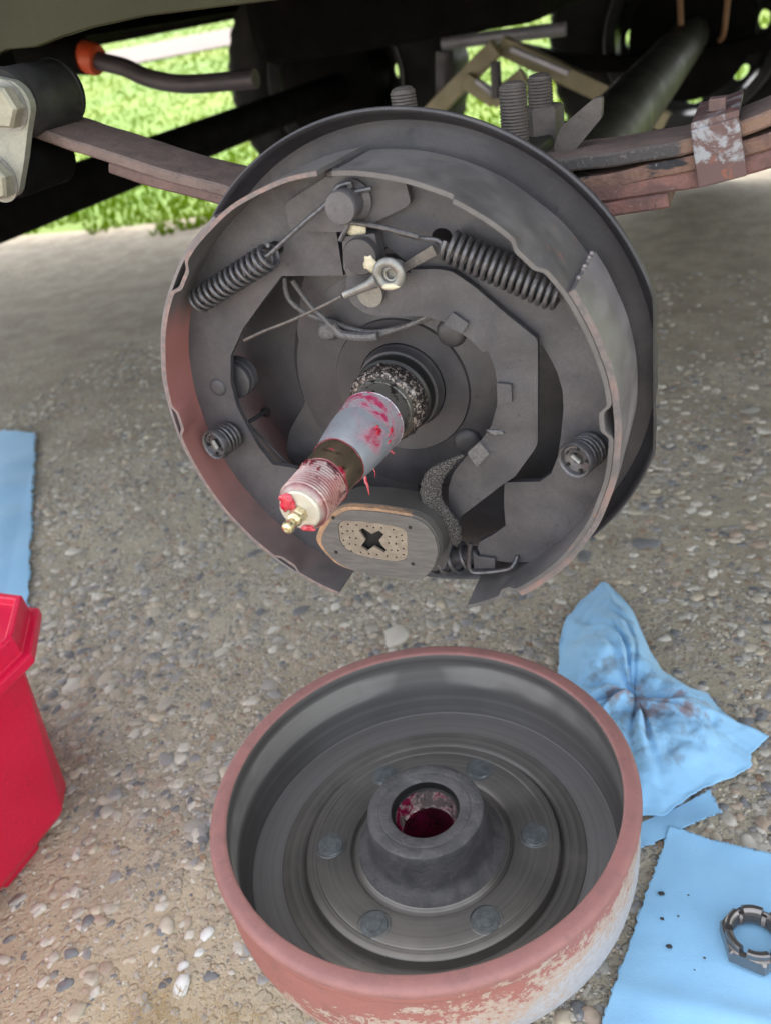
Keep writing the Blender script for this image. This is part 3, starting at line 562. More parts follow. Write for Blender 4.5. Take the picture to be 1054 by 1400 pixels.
# pressed-in swellings, bolts, slots on the plate
for nm, z_, c_, r_, h_ in (('plate_bolt', 'z4', (225, 950), .0082, .004), ('plate_bolt', 'z6', (290, 392), .0082, .004), ('plate_bolt', 'z6', (120, -40), .0005, .001)):
    q = {(225, 950): [(0.0330, 0.0307)][0], (290, 392): [(0.0342, -0.0340)][0], (120, -40): (.0, -.05)}[c_]
    if r_ > .001: sphere_cap(nm, (q[0], -.009, q[1]), FRONT, r_, h_, M['plate'], bpl)
def slot(pts, y, w=.0016):
    a, b = pts; tube('slot', [(a[0], y, a[1]), (b[0], y, b[1])], w, M['dark'], bpl, 8)
slot([(-0.0740, 0.0207), (-0.0769, 0.0089)], .0045, .0012)
slot([(-0.0625, 0.0103), (-0.0613, 0.0060)], .0045, .0012)
# contour relief on the left of the plate
rel = [(-0.0615, 0.0286), (-0.0553, 0.0131), (-0.0654, -0.0126), (-0.0813, -0.0314), (-0.0880, -0.0475), (-0.0829, -0.0601), (-0.0677, -0.0723), (-0.0497, -0.0976), (-0.0059, -0.0944), (0.0136, 0.0354), (-0.0086, 0.0744), (-0.0378, 0.0762), (-0.0507, 0.0604)]
plate('pressed_relief', rel, -.0070, .002, M['plate'], bpl, rnd=.006, bev=.0016)
# wire grommet and wires
gq = [(-0.0368, 0.0346)][0]
blob('grommet', (gq[0], -.012, gq[1]), .0072, M['wire'], BK, (1, .6, .9), .35, 3, 3)
w1 = [(-0.0552, 0.0662), (-0.0552, 0.0580), (-0.0517, 0.0513), (-0.0439, 0.0449), (-0.0318, 0.0398), (-0.0226, 0.0358), (-0.0100, 0.0340), (0.0059, 0.0364), (0.0216, 0.0410), (0.0332, 0.0455)]
tube('lead_wire', [(p[0], -.016-.002*math.sin(i), p[1]) for i, p in enumerate(w1)], .0014, M['wire'], BK, 8, 6)
w2 = [(-0.0498, 0.0653), (-0.0471, 0.0574), (-0.0418, 0.0498), (-0.0349, 0.0444), (-0.0292, 0.0381), (-0.0204, 0.0322), (-0.0096, 0.0318), (0.0046, 0.0359), (0.0146, 0.0393), (0.0302, 0.0455)]
tube('lead_wire', [(p[0], -.018+.002*math.sin(i*1.3), p[1]) for i, p in enumerate(w2)], .0014, M['wire'], BK, 8, 6)
w3 = [(-0.0304, 0.0400), (-0.0274, 0.0352), (-0.0217, 0.0336), (-0.0129, 0.0328), (-0.0051, 0.0332)]
tube('wire_wrap', [(p[0], -.019, p[1]) for p in w3], .0024, M['wire'], BK, 8, 6)
# ---- shoes: web + table + lining
def arc(r, a0, a1, n=60): return [(r*math.cos(R(a0+(a1-a0)*i/n)), r*math.sin(R(a0+(a1-a0)*i/n))) for i in range(n+1)]
def table(name, parent, a0, a1, r, yf, yb, mat, th=.0021, dents=(), n=220, nd=14, edge=None, yedge=None):
    V = []; F = []; rows = nd
    for i in range(n+1):
        t = i/n; a = a0+(a1-a0)*t
        y_f = yedge(a, yf) if yedge else yf
        for side in (0, 1):
            for j in range(rows):
                s = j/(rows-1); y = y_f+(yb-y_f)*s; rr = r+(th if side else 0)
                for da, w, dp, ext in dents:
                    k = math.exp(-((a-da)/w)**4)*max(0, 1-s/ext); rr -= dp*k*k*(3-2*k) if k < 1 else dp
                rr += .0005*noise.noise(Vector((a*.11, y*40, 5)))
                V.append((rr*math.cos(R(a)), y, rr*math.sin(R(a))))
    W = rows*2
    for i in range(n):
        for side in (0, 1):
            for j in range(rows-1):
                b = i*W+side*rows+j; F.append((b, b+1, b+W+1, b+W))
        for j in (0, rows-1):
            b = i*W+j; F.append((b, b+rows, b+W+rows, b+W))
    for i in (0, n): F += [(i*W+j, i*W+j+1, i*W+rows+j+1, i*W+rows+j) for j in range(rows-1)]
    o = mesh_obj(name, V, F, mat, parent, mats=[mat, edge or mat], fm=None)
    if edge:
        for p in o.data.polygons:
            if abs(p.normal.y) > .8: p.material_index = 1
    return o
ls = thing  # (shoes are parts: sub-parts hang below the shoe web)
webL_in = [(-0.0121, 0.0703), (-0.0471, 0.0718), (-0.0628, 0.0583), (-0.0786, 0.0441), (-0.0914, 0.0281)]+[(-0.0963, 0.0120), (-0.0964, -0.0039), (-0.0933, -0.0161), (-0.0892, -0.0294), (-0.0826, -0.0416), (-0.0680, -0.0434), (-0.0537, -0.0544), (-0.0377, -0.0817), (-0.0242, -0.0989), (-0.0150, -0.1130)]
webL = arc(.1228, 80, 250) 
webL_out = [p for p in arc(.1232, 95, 249)]
topL = [(-0.0115, 0.0863), (-0.0109, 0.1112)]
outl = topL[::-1]
outl = [outl[0]] + webL_out + [webL_in[-1]] + webL_in[::-1][1:] + [topL[0]]
holeL = [(c[0]+.0035*math.cos(t)*1.25, c[1]+.0035*math.sin(t)) for c in [(-0.0467, 0.0864)] for t in [k*2*PI/20 for k in range(20)]]
shoeL = plate('brake_shoe', outl, -.0318, -.0284, M['web'], BK, holes=[holeL], bev=0); shoeL['label'] = 'left brake shoe with red brown stained inner face'
table('shoe_table', shoeL, 92, 249.5, .1226, -.0558, -.001, M['tableL'], dents=[(138.5, 4.2, .0034, .38), (180.6, 3.8, .0034, .38), (232.5, 3.6, .0034, .38)], edge=M['edge'], yedge=lambda a, y: y+.0016*max(0, (112-a)/20))
table('lining', shoeL, 120, 236, .1248, -.0545, -.002, M['lining'], th=.0016)
q = [(-0.1057, 0.0090)][0]; sphere_cap('rivet', (q[0], -.0317, q[1]), FRONT, .0052, .0016, M['web'], shoeL)
for a, d in ((113.5, 4), (150, 3), (205, 2)):
    pass
webR_in = [(0.0136, 0.0835), (0.0284, 0.0705), (0.0519, 0.0546), (0.0820, 0.0297)]+[(0.0860, 0.0315), (0.0896, 0.0243), (0.0924, 0.0171), (0.0943, 0.0078), (0.0943, -0.0017), (0.0926, -0.0142), (0.0901, -0.0287), (0.0855, -0.0401), (0.0792, -0.0450), (0.0599, -0.0465), (0.0583, -0.0612), (0.0580, -0.0744), (0.0509, -0.0808), (0.0418, -0.0867), (0.0398, -0.0913), (0.0411, -0.0968), (0.0476, -0.0993), (0.0572, -0.0998), (0.0711, -0.0981)]
topR = [(0.0080, 0.0761), (0.0086, 0.0890), (0.0080, 0.1000)]
outR = webR_in + arc(.1212, -66, 84)[0:] + topR[::-1]
holeR = [(c[0]+.0042*math.cos(t)*1.2, c[1]+.0040*math.sin(t)) for c in [(0.0424, 0.0861)] for t in [k*2*PI/20 for k in range(20)]]
shoeR = plate('brake_shoe', outR, -.0318, -.0284, M['web'], BK, holes=[holeR], bev=0); shoeR['label'] = 'right brake shoe with thick grey lining and pinkish edge'
def ystepR(a, y):
    s = max(0, min(1, (a-61.4)/.8)); return y+.0050*s+.003*max(0, (a-74)/16)
table('shoe_table', shoeR, -71.5, 90, .1203, -.0558, -.001, M['tableR'], th=.0022, dents=[(42.5, 4.0, .0028, .32), (1.4, 3.4, .0042, .36), (-58.5, 2.2, .003, .32)], yedge=ystepR, n=260, edge=M['tableR'])
table('lining', shoeR, -56, 31.6, .1227, -.0552, -.001, M['lining'], th=.0032, edge=M['edgeR'])
# weld crumbs at the lining end
for i in range(14):
    q = [(0.1057, 0.0669), (0.1098, 0.0743)]; t = rng.random(); blob('crumb', (q[0][0]+(q[1][0]-q[0][0])*t+.002, -.050+rng.uniform(0, .03)*t, q[0][1]+(q[1][1]-q[0][1])*t+.0012), rng.uniform(.0006, .0012), M['lining'], shoeR, seed=i) if i < 7 else None
# ---- lever arm
armo = [(-0.0078, 0.0716), (-0.0097, 0.0624), (-0.0069, 0.0567), (-0.0017, 0.0526), (0.0053, 0.0508), (0.0223, 0.0501)]+[(0.0304, 0.0497), (0.0397, 0.0468), (0.0468, 0.0415), (0.0531, 0.0363), (0.0576, 0.0303)]+[(0.0605, 0.0315), (0.0629, 0.0230), (0.0635, 0.0137), (0.0624, 0.0027), (0.0579, -0.0100), (0.0493, -0.0212), (0.0423, -0.0282), (0.0341, -0.0378), (0.0299, -0.0474), (0.0284, -0.0588), (0.0204, -0.0796), (-0.0023, -0.1067), (-0.0132, -0.1134), (0.0202, -0.1043), (0.0343, -0.0667), (0.0452, -0.0577), (0.0609, -0.0442), (0.0678, -0.0392), (0.0797, -0.0224), (0.0814, -0.0187), (0.0850, 0.0318)]+[(0.0852, 0.0369), (0.0707, 0.0502), (0.0586, 0.0622), (0.0541, 0.0660), (0.0473, 0.0711), (0.0401, 0.0727), (0.0262, 0.0731)]+[(0.0265, 0.0714), (0.0132, 0.0747)]
lev = plate('lever_arm', armo, -.0375, -.0335, M['arm'], BK, rnd=.0018, bev=.0006)
for i, (pts) in enumerate(([(0.0458, 0.0520), (0.0530, 0.0464), (0.0492, 0.0410), (0.0406, 0.0463)], [(0.0639, 0.0152), (0.0712, 0.0144), (0.0706, 0.0044), (0.0631, 0.0038)], [(0.0437, -0.0249), (0.0513, -0.0181), (0.0559, -0.0250), (0.0483, -0.0329)])):
    plate('wire_clip', pts, -.0398, -.0374, M['arm'] if i < 2 else M['wire'], lev, rnd=.0006, bev=.0004)
q = [(0.0593, -0.0133)][0]; blob('dust_clump', (q[0], -.0378, q[1]), .0040, M['wire'], lev, (1, .2, .45), .8, 3, 8)
pv = [(0.0050, 0.0632)][0]; lathe('pivot_pin', [(0, 0), (.0062, 0), (.0066, .001), (.0066, .004), (0, .004)][::-1], (pv[0], -.0374, pv[1]), FRONT, M['bare'], lev, 28)
bar = [(0.0234, 0.0767), (0.0407, 0.0852), (0.0425, 0.0805), (0.0248, 0.0729)]
plate('guide_strap', bar, -.0418, -.0402, M['cable'], BK, bev=.0003)
# ---- anchor link plate, post, square nut
lnk = [(-0.0331, 0.1078), (-0.0306, 0.1095), (-0.0094, 0.1183), (-0.0051, 0.1202), (0.0068, 0.1196), (0.0139, 0.1173), (0.0295, 0.1142), (0.0308, 0.1125), (0.0317, 0.1043), (0.0300, 0.1024), (0.0117, 0.0962), (-0.0003, 0.0928), (-0.0252, 0.0947), (-0.0322, 0.0964), (-0.0331, 0.0984)]
lp = plate('anchor_plate', lnk, -.0380, -.0345, M['link'], BK, rnd=.002, bev=.0007)
blob('knob', ([(-0.0047, 0.1199)][0][0], -.037, [(-0.0047, 0.1199)][0][1]), .0042, M['link'], lp, (1.1, .5, .5), .3, 2, 2)
A = [(0.0031, 0.1081)][0]
post = lathe('anchor_post', [(.0095, -.0), (.0100, .003), (.0072, .005), (.0072, .0125), (.0076, .013), (.0078, .0150), (.0072, .0165), (0, .0170)], (A[0]+.0005, -.0375, A[1]-.0005), FRONT, M['link'], BK, 36)
q = [(0.0031, 0.0945)][0]; blob('bare_patch', (q[0], -.0405, q[1]), .0056, M['cream'], post, (1, .18, .5), .3, 3, 1)
nb = [(-0.0038, 0.0918), (0.0133, 0.0924), (0.0136, 0.0788), (0.0111, 0.0757), (-0.0047, 0.0723), (-0.0061, 0.0767)]
nbp = plate('square_block', nb, -.0420, -.034, M['link'], BK, rnd=.001, bev=.0008)
q = [(0.0055, 0.0830)][0]; lathe('button', [(.0088, -.004), (.0088, .0032), (.0083, .0040), (0, .0042)], (q[0], -.0425, q[1]), FRONT, M['plate'], nbp, 40)
q = [(0.0106, 0.0797)][0]; blob('bare_patch', (q[0], -.0469, q[1]), .0033, M['cream'], nbp, (1, .12, 1.1), .6, 3, 4)
# ---- cable with eyelet
e = [(0.0207, 0.0751)][0]
cb = grid('cable_eyelet', lambda u, v: (e[0]+(.0058+.0024*math.cos(2*PI*v))*math.cos(2*PI*u), -.0500+.0022*math.sin(2*PI*v)*.9, e[1]+(.0058+.0024*math.cos(2*PI*v))*math.sin(2*PI*u)), 40, 14, M['bare'], BK, cu=True, cv=True)
q = [(0.0209, 0.0690)][0]; blob('bare_patch', (q[0], -.0515, q[1]+.0008), .0046, M['cream'], cb, (1, .3, .34), .2, 3, 4)
st_ = [(0.0145, 0.0728), (0.0089, 0.0704), (-0.0043, 0.0662)]
tube('eyelet_stem', [(st_[0][0], -.050, st_[0][1]), (st_[1][0], -.0500, st_[1][1]), (st_[2][0], -.0500, st_[2][1])], [.0036, .0024, .0020], M['bare'], cb, 12)
lathe('eyelet_bush', [(.0040, -.010), (.0040, .0005), (.0030, .0010), (.0024, .0008), (.0024, -.002), (0, -.002)], (e[0]+.0008, -.0495, e[1]), FRONT, M['bare'], cb, 24)
kc = [(-0.0058, 0.0657), (-0.0209, 0.0596), (-0.0414, 0.0520), (-0.0594, 0.0461), (-0.0746, 0.0402)]
cp = [(kc[0][0], -.050, kc[0][1])]+[(p[0], -.0485+i*.003, p[1]) for i, p in enumerate(kc[1:])]
tube('cable', cp, .00085, M['cable'], cb, 8, 6)
# ---- return springs
def coil(name, p0, p1, rad, wire, turns, parent, mat=M['spring'], ph=0): 
    return tube(name, coil_path(p0, p1, rad, turns, ph=ph), wire, mat, parent, 8)
a = [(-0.0426, 0.0863), (-0.0984, 0.0625)]; s0 = (a[0][0], -.043, a[0][1]); s1 = (a[1][0], -.0405, a[1][1])
sl = coil('return_spring', s0, s1, .0060, .00112, 14.5, BK)
h = [(-0.0460, 0.0869), (-0.0432, 0.0868), (-0.0318, 0.0936), (-0.0190, 0.1014), (-0.0057, 0.1090)]
tube('spring_hook', [(h[0][0]+.001, -.043, h[0][1]-.003), (h[0][0], -.0455, h[0][1]), (h[1][0], -.047, h[1][1]), (h[2][0], -.047, h[2][1]), (h[3][0], -.047, h[3][1]), (h[4][0], -.046, h[4][1]), (A[0]-.003, -.045, A[1]+.0068), (A[0]+.004, -.045, A[1]+.0080)]+[(p[0], -.045, p[1]) for p in [(0.0047, 0.1119), (0.0107, 0.1125), (0.0170, 0.1131)]], .00118, M['spring'], sl, 8, 4)
a = [(0.0473, 0.0848), (0.0974, 0.0581)]; s0 = (a[0][0], -.041, a[0][1]); s1 = (a[1][0], -.040, a[1][1])
sr = coil('return_spring', s0, s1, .0071, .00118, 16.5, BK, ph=1)
h = [(0.0461, 0.0801), (0.0453, 0.0847), (0.0428, 0.0871), (0.0350, 0.0886), (0.0231, 0.0921)]
h2 = [(0.0349, 0.0897), (0.0159, 0.0956), (0.0019, 0.0985), (0.0002, 0.0963), (-0.0046, 0.0905)]
tube('spring_hook', [(p[0], -.041-.0015*(i == 0), p[1]) for i, p in enumerate(h)]+[(p[0], -.043, p[1]) for p in h2], .00118, M['spring'], sr, 8, 4)
# ---- hold-down springs and pins
def holddown(base, cap, rad, ang):
    """spring between the web and its slotted cup; base and cap in x, z"""
    b = Vector((base[0], -.0320, base[1])); c = Vector((cap[0], cap[2], cap[1])); ax_ = (c-b).normalized()
    o = coil('hold_down_spring', b, b+(c-b)*.90, rad*.90, .00115, 5.2, BK)
    cupm = M['spring']
    lathe('cup', [(rad*1.0, -.0045), (rad*1.06, -.0040), (rad*1.06, -.0005), (rad*1.0, .0004), (rad*.88, -.0002), (rad*.80, -.0022), (rad*.40, -.0026), (rad*.34, -.0030), (rad*.30, -.0060), (0, -.0060)], c, ax_, cupm, o, 40)
    x, y, z = frame(ax_)
    tube('pin_head', [c+x*rad*.30*math.cos(ang)+y*rad*.30*math.sin(ang)-z*.0018, c-x*rad*.30*math.cos(ang)-y*rad*.30*math.sin(ang)-z*.0018], .0013, M['bare'], o, 8)
    for k in range(5):
        t = ang+k*2*PI/5; d = x*math.cos(t)+y*math.sin(t); tube('cup_slot', [c+d*rad*.60-z*.0018, c+d*rad*.78-z*.0018], .0009, M['dark'], o, 6)
    return o
b = [(-0.1042, -0.0215)][0]; c = [(-0.1085, -0.0209)][0]; holddown(b, (c[0], c[1], -.048), .0088, .5)
b = [(0.1081, -0.0230)][0]; c = [(0.1016, -0.0224)][0]; holddown(b, (c[0], c[1], -.048), .0090, 1.0)
a = [(-0.1020, -0.0244)][0]; b = [(-0.0944, -0.0151)][0]
tube('hold_down_pin', [(a[0], .006, a[1]), (b[0], -.030, b[1])], .0013, M['arm'], BK, 10)
lathe('pin_hole_rim', [(.0030, 0), (.0034, .0012), (.0022, .0014), (.0020, 0)], (a[0], .0045, a[1]), FRONT, M['dark'], BK, 20)
t_ = [(-0.1002, -0.0203), (-0.0910, -0.0326), (-0.0791, -0.0489)]; tube('adjuster_rod', [(p[0], -.020, p[1]) for p in t_], .0008, M['arm'], BK, 8)
q = [(-0.1008, 0.0085)][0]
for k, (r_, y_) in enumerate(((.0118, -.012), (.0118, -.0155), (.0112, -.0195))):
    lathe('washer', [(0, 0), (r_, 0), (r_+.0004, .0008), (r_, .0024), (r_*.9, .0028), (0, .0028)], (q[0]-.001, y_, q[1]), FRONT, M['arm'], BK, 40)
# ---- adjuster at the bottom
a = [(0.0039, -0.1088), (0.0333, -0.1004)]
ads = coil('adjuster_spring', (a[0][0]-.012, -.028, a[0][1]), (a[1][0], -.028, a[1][1]), .0088, .0013, 5.5, BK, M['dark'] if False else M['spring'])
h = [(0.0378, -0.0848), (0.0357, -0.0945), (0.0353, -0.1034), (0.0396, -0.1055), (0.0563, -0.1018), (0.0616, -0.0981), (0.0631, -0.0946)]
tube('spring_hook', [(p[0], -.0365+.004*(i > 5), p[1]) for i, p in enumerate(h)], .0013, M['spring'], ads, 8, 4)
tube('adjuster_screw', [(a[0][0]-.03, -.026, a[0][1]-.001), (a[1][0]+.006, -.026, a[1][1])], .0055, M['arm'], BK, 16)
h = [(0.0375, -0.0922), (0.0401, -0.0955), (0.0505, -0.0962), (0.0497, -0.1034), (0.0368, -0.1047)]
plate('adjuster_tang', h, -.0345, -.0320, M['web'], BK, bev=.0004)
# ---- magnet
mo = [(-0.0420, -0.0649), (-0.0367, -0.0583), (-0.0292, -0.0524), (-0.0219, -0.0493), (-0.0024, -0.0494), (0.0173, -0.0517), (0.0239, -0.0553), (0.0284, -0.0633), (0.0288, -0.0733), (0.0250, -0.0839), (0.0185, -0.0920), (0.0137, -0.0953), (-0.0107, -0.0952), (-0.0285, -0.0928), (-0.0371, -0.0893), (-0.0435, -0.0807), (-0.0465, -0.0733)]
mo = round_poly(mo, .004)
mx = sum(p[0] for p in mo)/len(mo); mz = sum(p[1] for p in mo)/len(mo)
def off(k, dx=0, dz=0): return [(mx+(p[0]-mx)*k+dx, mz+(p[1]-mz)*k+dz) for p in mo]
mg = plate('magnet', off(1.035), -.0575, -.0395, M['magnet'], BK, bev=.002)
cross = [(-0.0170, -0.0639), (-0.0142, -0.0623), (-0.0096, -0.0657), (-0.0048, -0.0631), (-0.0022, -0.0655), (-0.0060, -0.0697), (-0.0049, -0.0730), (-0.0025, -0.0761), (-0.0043, -0.0778), (-0.0101, -0.0743), (-0.0147, -0.0778), (-0.0181, -0.0750), (-0.0144, -0.0704)]
inr = round_poly([(-0.0295, -0.0613), (-0.0263, -0.0580), (-0.0124, -0.0575), (0.0025, -0.0588), (0.0102, -0.0605), (0.0121, -0.0633), (0.0100, -0.0779), (0.0084, -0.0811), (0.0026, -0.0836), (-0.0128, -0.0826), (-0.0215, -0.0812), (-0.0287, -0.0772), (-0.0304, -0.0718)], .002)

plate('copper_edge', off(1.010), -.0610, -.0574, M['copper'], mg, holes=[inr], bev=0)
face = plate('worn_face', off(.955, .0013, -.0006), -.0622, -.0600, M['magface'], mg, holes=[inr], bev=.0005)
pp = [[(-0.0275, -0.0624), (-0.0230, -0.0604), (-0.0177, -0.0605), (-0.0114, -0.0607), (-0.0075, -0.0614), (-0.0028, -0.0612), (0.0041, -0.0619), (0.0083, -0.0651), (0.0081, -0.0687), (0.0049, -0.0666), (0.0009, -0.0667), (-0.0003, -0.0710), (0.0039, -0.0712), (0.0079, -0.0742), (0.0073, -0.0782), (0.0041, -0.0758), (0.0004, -0.0758), (0.0025, -0.0805), (-0.0029, -0.0802), (-0.0091, -0.0798), (-0.0139, -0.0796), (-0.0188, -0.0791), (-0.0247, -0.0788), (-0.0210, -0.0741), (-0.0248, -0.0738), (-0.0286, -0.0757), (-0.0281, -0.0716), (-0.0237, -0.0694), (-0.0199, -0.0696), (-0.0277, -0.0669), (-0.0243, -0.0649), (-0.0209, -0.0648)]][0]
hs = [[(p[0]+.00062*math.cos(k*PI/4), p[1]+.00062*math.sin(k*PI/4)) for k in range(8)] for p in pp]
plate('perforated_core', [(mx*.01+p[0]*.99, mz*.01+p[1]*.99) for p in inr], -.0619, -.0604, M['brass'], mg, holes=[cross]+hs, bev=0)
plate('core_backing', [(mx*.02+p[0]*.98, mz*.02+p[1]*.98) for p in inr], -.0582, -.0576, M['dark'], mg, bev=0)
for p in [(0.0143, -0.0593), (0.0121, -0.0838), (-0.0345, -0.0802), (-0.0313, -0.0565)]: lathe('dimple', [(.0011, 0), (.0011, .0003), (0, .0003)], (p[0], -.0621, p[1]), FRONT, M['dark'], face, 12)
# ---- braided wire sleeve
sv = [(0.0431, -0.0243), (0.0384, -0.0263), (0.0331, -0.0300), (0.0266, -0.0357), (0.0232, -0.0444), (0.0235, -0.0532), (0.0273, -0.0627), (0.0306, -0.0707), (0.0315, -0.0808)]
rs = [.0006, .0016, .0034, .0052, .0058, .0056, .0060, .0056, .0030]
P_ = smooth_path([(p[0], -.043-.004*math.sin(PI*i/8), p[1]) for i, p in enumerate(sv)], 6); rr = np.interp(np.linspace(0, 8, len(P_)), range(9), rs)
tube('wire_sleeve', P_, list(rr*(1+.05*np.sin(np.arange(len(P_))*2.1))), M['braid'], BK, 18, flat=.6)
# ================================================================== drum on the ground
DX, DY, DZ = (-0.002669, -0.078639, -0.246922)
DR = thing('brake_drum', 'brake drum lying open side up on the gravel with chipped red paint', 'brake drum', (DX, DY, GZ))
D0 = Vector((DX, DY, DZ)); DN = Vector((0.000705, 0.019442, 0.999811))
def dl(name, prof, mat, parent=DR, seg=180, **k):
    """drum part: profile as (radius, depth below the rim), built in the drum's own frame so ring patterns follow it"""
    x, y, z = frame((0, 0, 1)); v = []; f = []
    for r, d in prof:
        for i in range(seg): t = 2*PI*i/seg; v.append((r*math.cos(t), r*math.sin(t), -d))
    for i in range(len(prof)-1):
        for j in range(seg): f.append((i*seg+j, i*seg+(j+1) % seg, (i+1)*seg+(j+1) % seg, (i+1)*seg+j))
    o = mesh_obj(name, v, f, mat, parent, **k); place(o, parent); return o
def place(o, parent):
    if parent is DR:
        o.rotation_euler = Vector((0, 0, 1)).rotation_difference(DN).to_euler(); o.location = D0-Vector(DR.location)
dl('rim', [(.1268, .0016), (.1275, .0004), (.1285, .0), (.1340, .0), (.1362, .0006), (.1374, .0022), (.1377, .0040), (.1372, .0058)], M['drumrim'])
drs = dl('drum_side', [(.1372, .0055), (.1374, .0085), (.1368, .0102), (.1366, .0108), (.1360, .0112), (.1358, .0130), (.1362, .0180), (.1362, .040), (.1355, .050), (.1335, .060), (.129, .068), (.121, .0735), (.108, .0760), (.05, .0770), (.045, .09), (.040, .113), (0, .113)], M['drumside'])
dl('friction_wall', [(.1270, .0012), (.1266, .0030), (.1266, .0060), (.1270, .0066), (.1271, .014), (.1273, .026), (.1271, .036), (.1270, .0440), (.1264, .0450), (.1260, .0460), (.1250, .0500), (.1236, .0560), (.1226, .0578)], M['drumwall'])
dl('drum_floor', [(.1230, .0572), (.1222, .0582), (.1160, .0590), (.1040, .0600), (.1030, .0604)], M['drumfloor'])
dl('armature_ring', [(.1034, .0606), (.1026, .0598), (.0980, .0594), (.0930, .0594), (.0905, .0598), (.0890, .0606), (.0876, .0630), (.0866, .0636)], M['drumring'])
dl('stud_flange', [(.0868, .0634), (.0862, .0610), (.0855, .0570), (.0840, .0560), (.0790, .0562), (.0785, .0568), (.0775, .0563), (.0700, .0566), (.0640, .0572), (.0600, .0575), (.0570, .0580), (.0555, .0590), (.0548, .0612), (.0542, .0618), (.0532, .0602), (.0505, .0580), (.0495, .0576)], M['drumring'])
hub = dl('hub', [(.0500, .0577), (.0470, .0553), (.0445, .0537), (.0428, .0520), (.0417, .0495), (.0405, .0440), (.0394, .0360), (.0390, .0275), (.0385, .0258), (.0372, .0250), (.0310, .0250), (.0305, .0253), (.0300, .0249), (.0236, .0250), (.0228, .0256)], M['hub'])
dl('bore', [(.0229, .0255), (.0225, .0270), (.0222, .0310), (.0205, .0315)], M['sealblack'], seg=80)
dl('bearing_race', [(.0222, .0310), (.0216, .0312), (.0212, .0330), (.0195, .0400), (.0180, .0440), (.0174, .0450)], M['race'], seg=80)
dl('hub_well', [(.0174, .0449), (.0165, .0470), (.0165, .085), (0, .086)], M['well'], seg=80)
# wheel studs on their circle
ph = 0.2599+.055
for k in range(6):
    a = ph+k*PI/3; c_ = (.0699*math.cos(a), .0699*math.sin(a))
    def wv(r, d): return [(c_[0]+r*math.cos(t), c_[1]+r*math.sin(t), -d) for t in [j*2*PI/32 for j in range(32)]]
    prof = [(.0104, .0572), (.0106, .0564), (.0101, .0562), (.0099, .0582), (.0091, .0582), (.0090, .0568), (.0084, .0562), (.0052, .0560), (.0050, .0556), (0.0001, .0555)]
    V = []; 
    for r_, d_ in prof: V += wv(r_, d_)
    F = [(i*32+j, i*32+(j+1) % 32, (i+1)*32+(j+1) % 32, (i+1)*32+j) for i in range(len(prof)-1) for j in range(32)]
    fm = [1 if i in (3,) else 0 for i in range(len(prof)-1) for j in range(32)]
    o = mesh_obj('wheel_stud', V, F, M['stud'], DR, mats=[M['stud'], M['dark']], fm=fm); place(o, DR)
# ================================================================== leaf springs
def leaf(name, top_front, thick, y0, y1, mat, parent, sub=8, end=0):
    """leaf as a bar bent along a polyline of (x, z) on its top edge"""
    P = smooth_path([(p[0], 0, p[1]) for p in top_front], sub); V = []; F = []; n = len(P); 
    for i, p in enumerate(P):
        t = (P[min(i+1, n-1)]-P[max(i-1, 0)]).normalized(); nz = Vector((-t.z, 0, t.x)); k = .0005*noise.noise(p*60)
        for (yy, dd) in ((y0+.0012, 0), (y0, .0012), (y0, thick-.0012), (y0+.0012, thick), (y1-.0012, thick), (y1, thick-.0012), (y1, .0012), (y1-.0012, 0)):
            q = p-nz*(dd+k); V.append((q.x, yy, q.z))
    for i in range(n-1):
        for k in range(8): F.append((i*8+k, i*8+(k+1) % 8, (i+1)*8+(k+1) % 8, (i+1)*8+k))
    F.append(tuple(range(8))); F.append(tuple((n-1)*8+k for k in range(7, -1, -1)))
    return mesh_obj(name, V, F, mat, parent)
LS = thing('leaf_spring', 'rusty stack of leaf springs curving up to both sides behind the brake plate', 'leaf spring', (0, .065, .09))
LY0, LY1 = .045, .090
lf = [(-0.2457, 0.1521), (-0.2187, 0.1409), (-0.1936, 0.1319), (-0.1573, 0.1178), (-0.1165, 0.1046), (-0.0758, 0.0876)]
rt_ = [(0.0490, 0.1006), (0.0873, 0.1010), (0.1309, 0.1027), (0.1469, 0.1048), (0.1685, 0.1096), (0.1829, 0.1139), (0.2087, 0.1230)]
l1 = leaf('leaf', lf+[((lf[-1][0]+rt_[0][0])/2, min(lf[-1][1], rt_[0][1])-.002)]+rt_, .0070, LY0, LY1, M['leaf_top'], LS)
l1['label'] = 'top leaf, dusty brown grey'
rB = [(0.0478, 0.0886), (0.0952, 0.0905), (0.1318, 0.0945), (0.1479, 0.0966), (0.1697, 0.1007), (0.1836, 0.1040), (0.2027, 0.1096)]; leaf('leaf', rB, .0075, LY0, LY1, M['leaf_orange'], LS)['label'] = 'second leaf with black paint over orange rust'
rA = [(0.0874, 0.1008), (0.1310, 0.1023), (0.1466, 0.1043), (0.1687, 0.1046), (0.1809, 0.1077), (0.2023, 0.1135)]
rC = [(0.0470, 0.0811), (0.0996, 0.0857), (0.1489, 0.0890), (0.1709, 0.0929), (0.1841, 0.0955), (0.1978, 0.0978)]; leaf('leaf', rC, .0082, LY0, LY1, M['leaf_red'], LS)['label'] = 'third leaf, red brown rust'
rD = [(0.0463, 0.0734), (0.1067, 0.0776), (0.1230, 0.0787), (0.1353, 0.0798)]; leaf('leaf', rD, .0075, LY0, LY1, M['leaf_red'], LS)['label'] = 'short bottom leaf, red brown'
lB = [(-0.1966, 0.1260), (-0.1642, 0.1137), (-0.1229, 0.1007), (-0.0549, 0.0723)]; leaf('leaf', lB, .0068, LY0, LY1, M['brown'], LS)
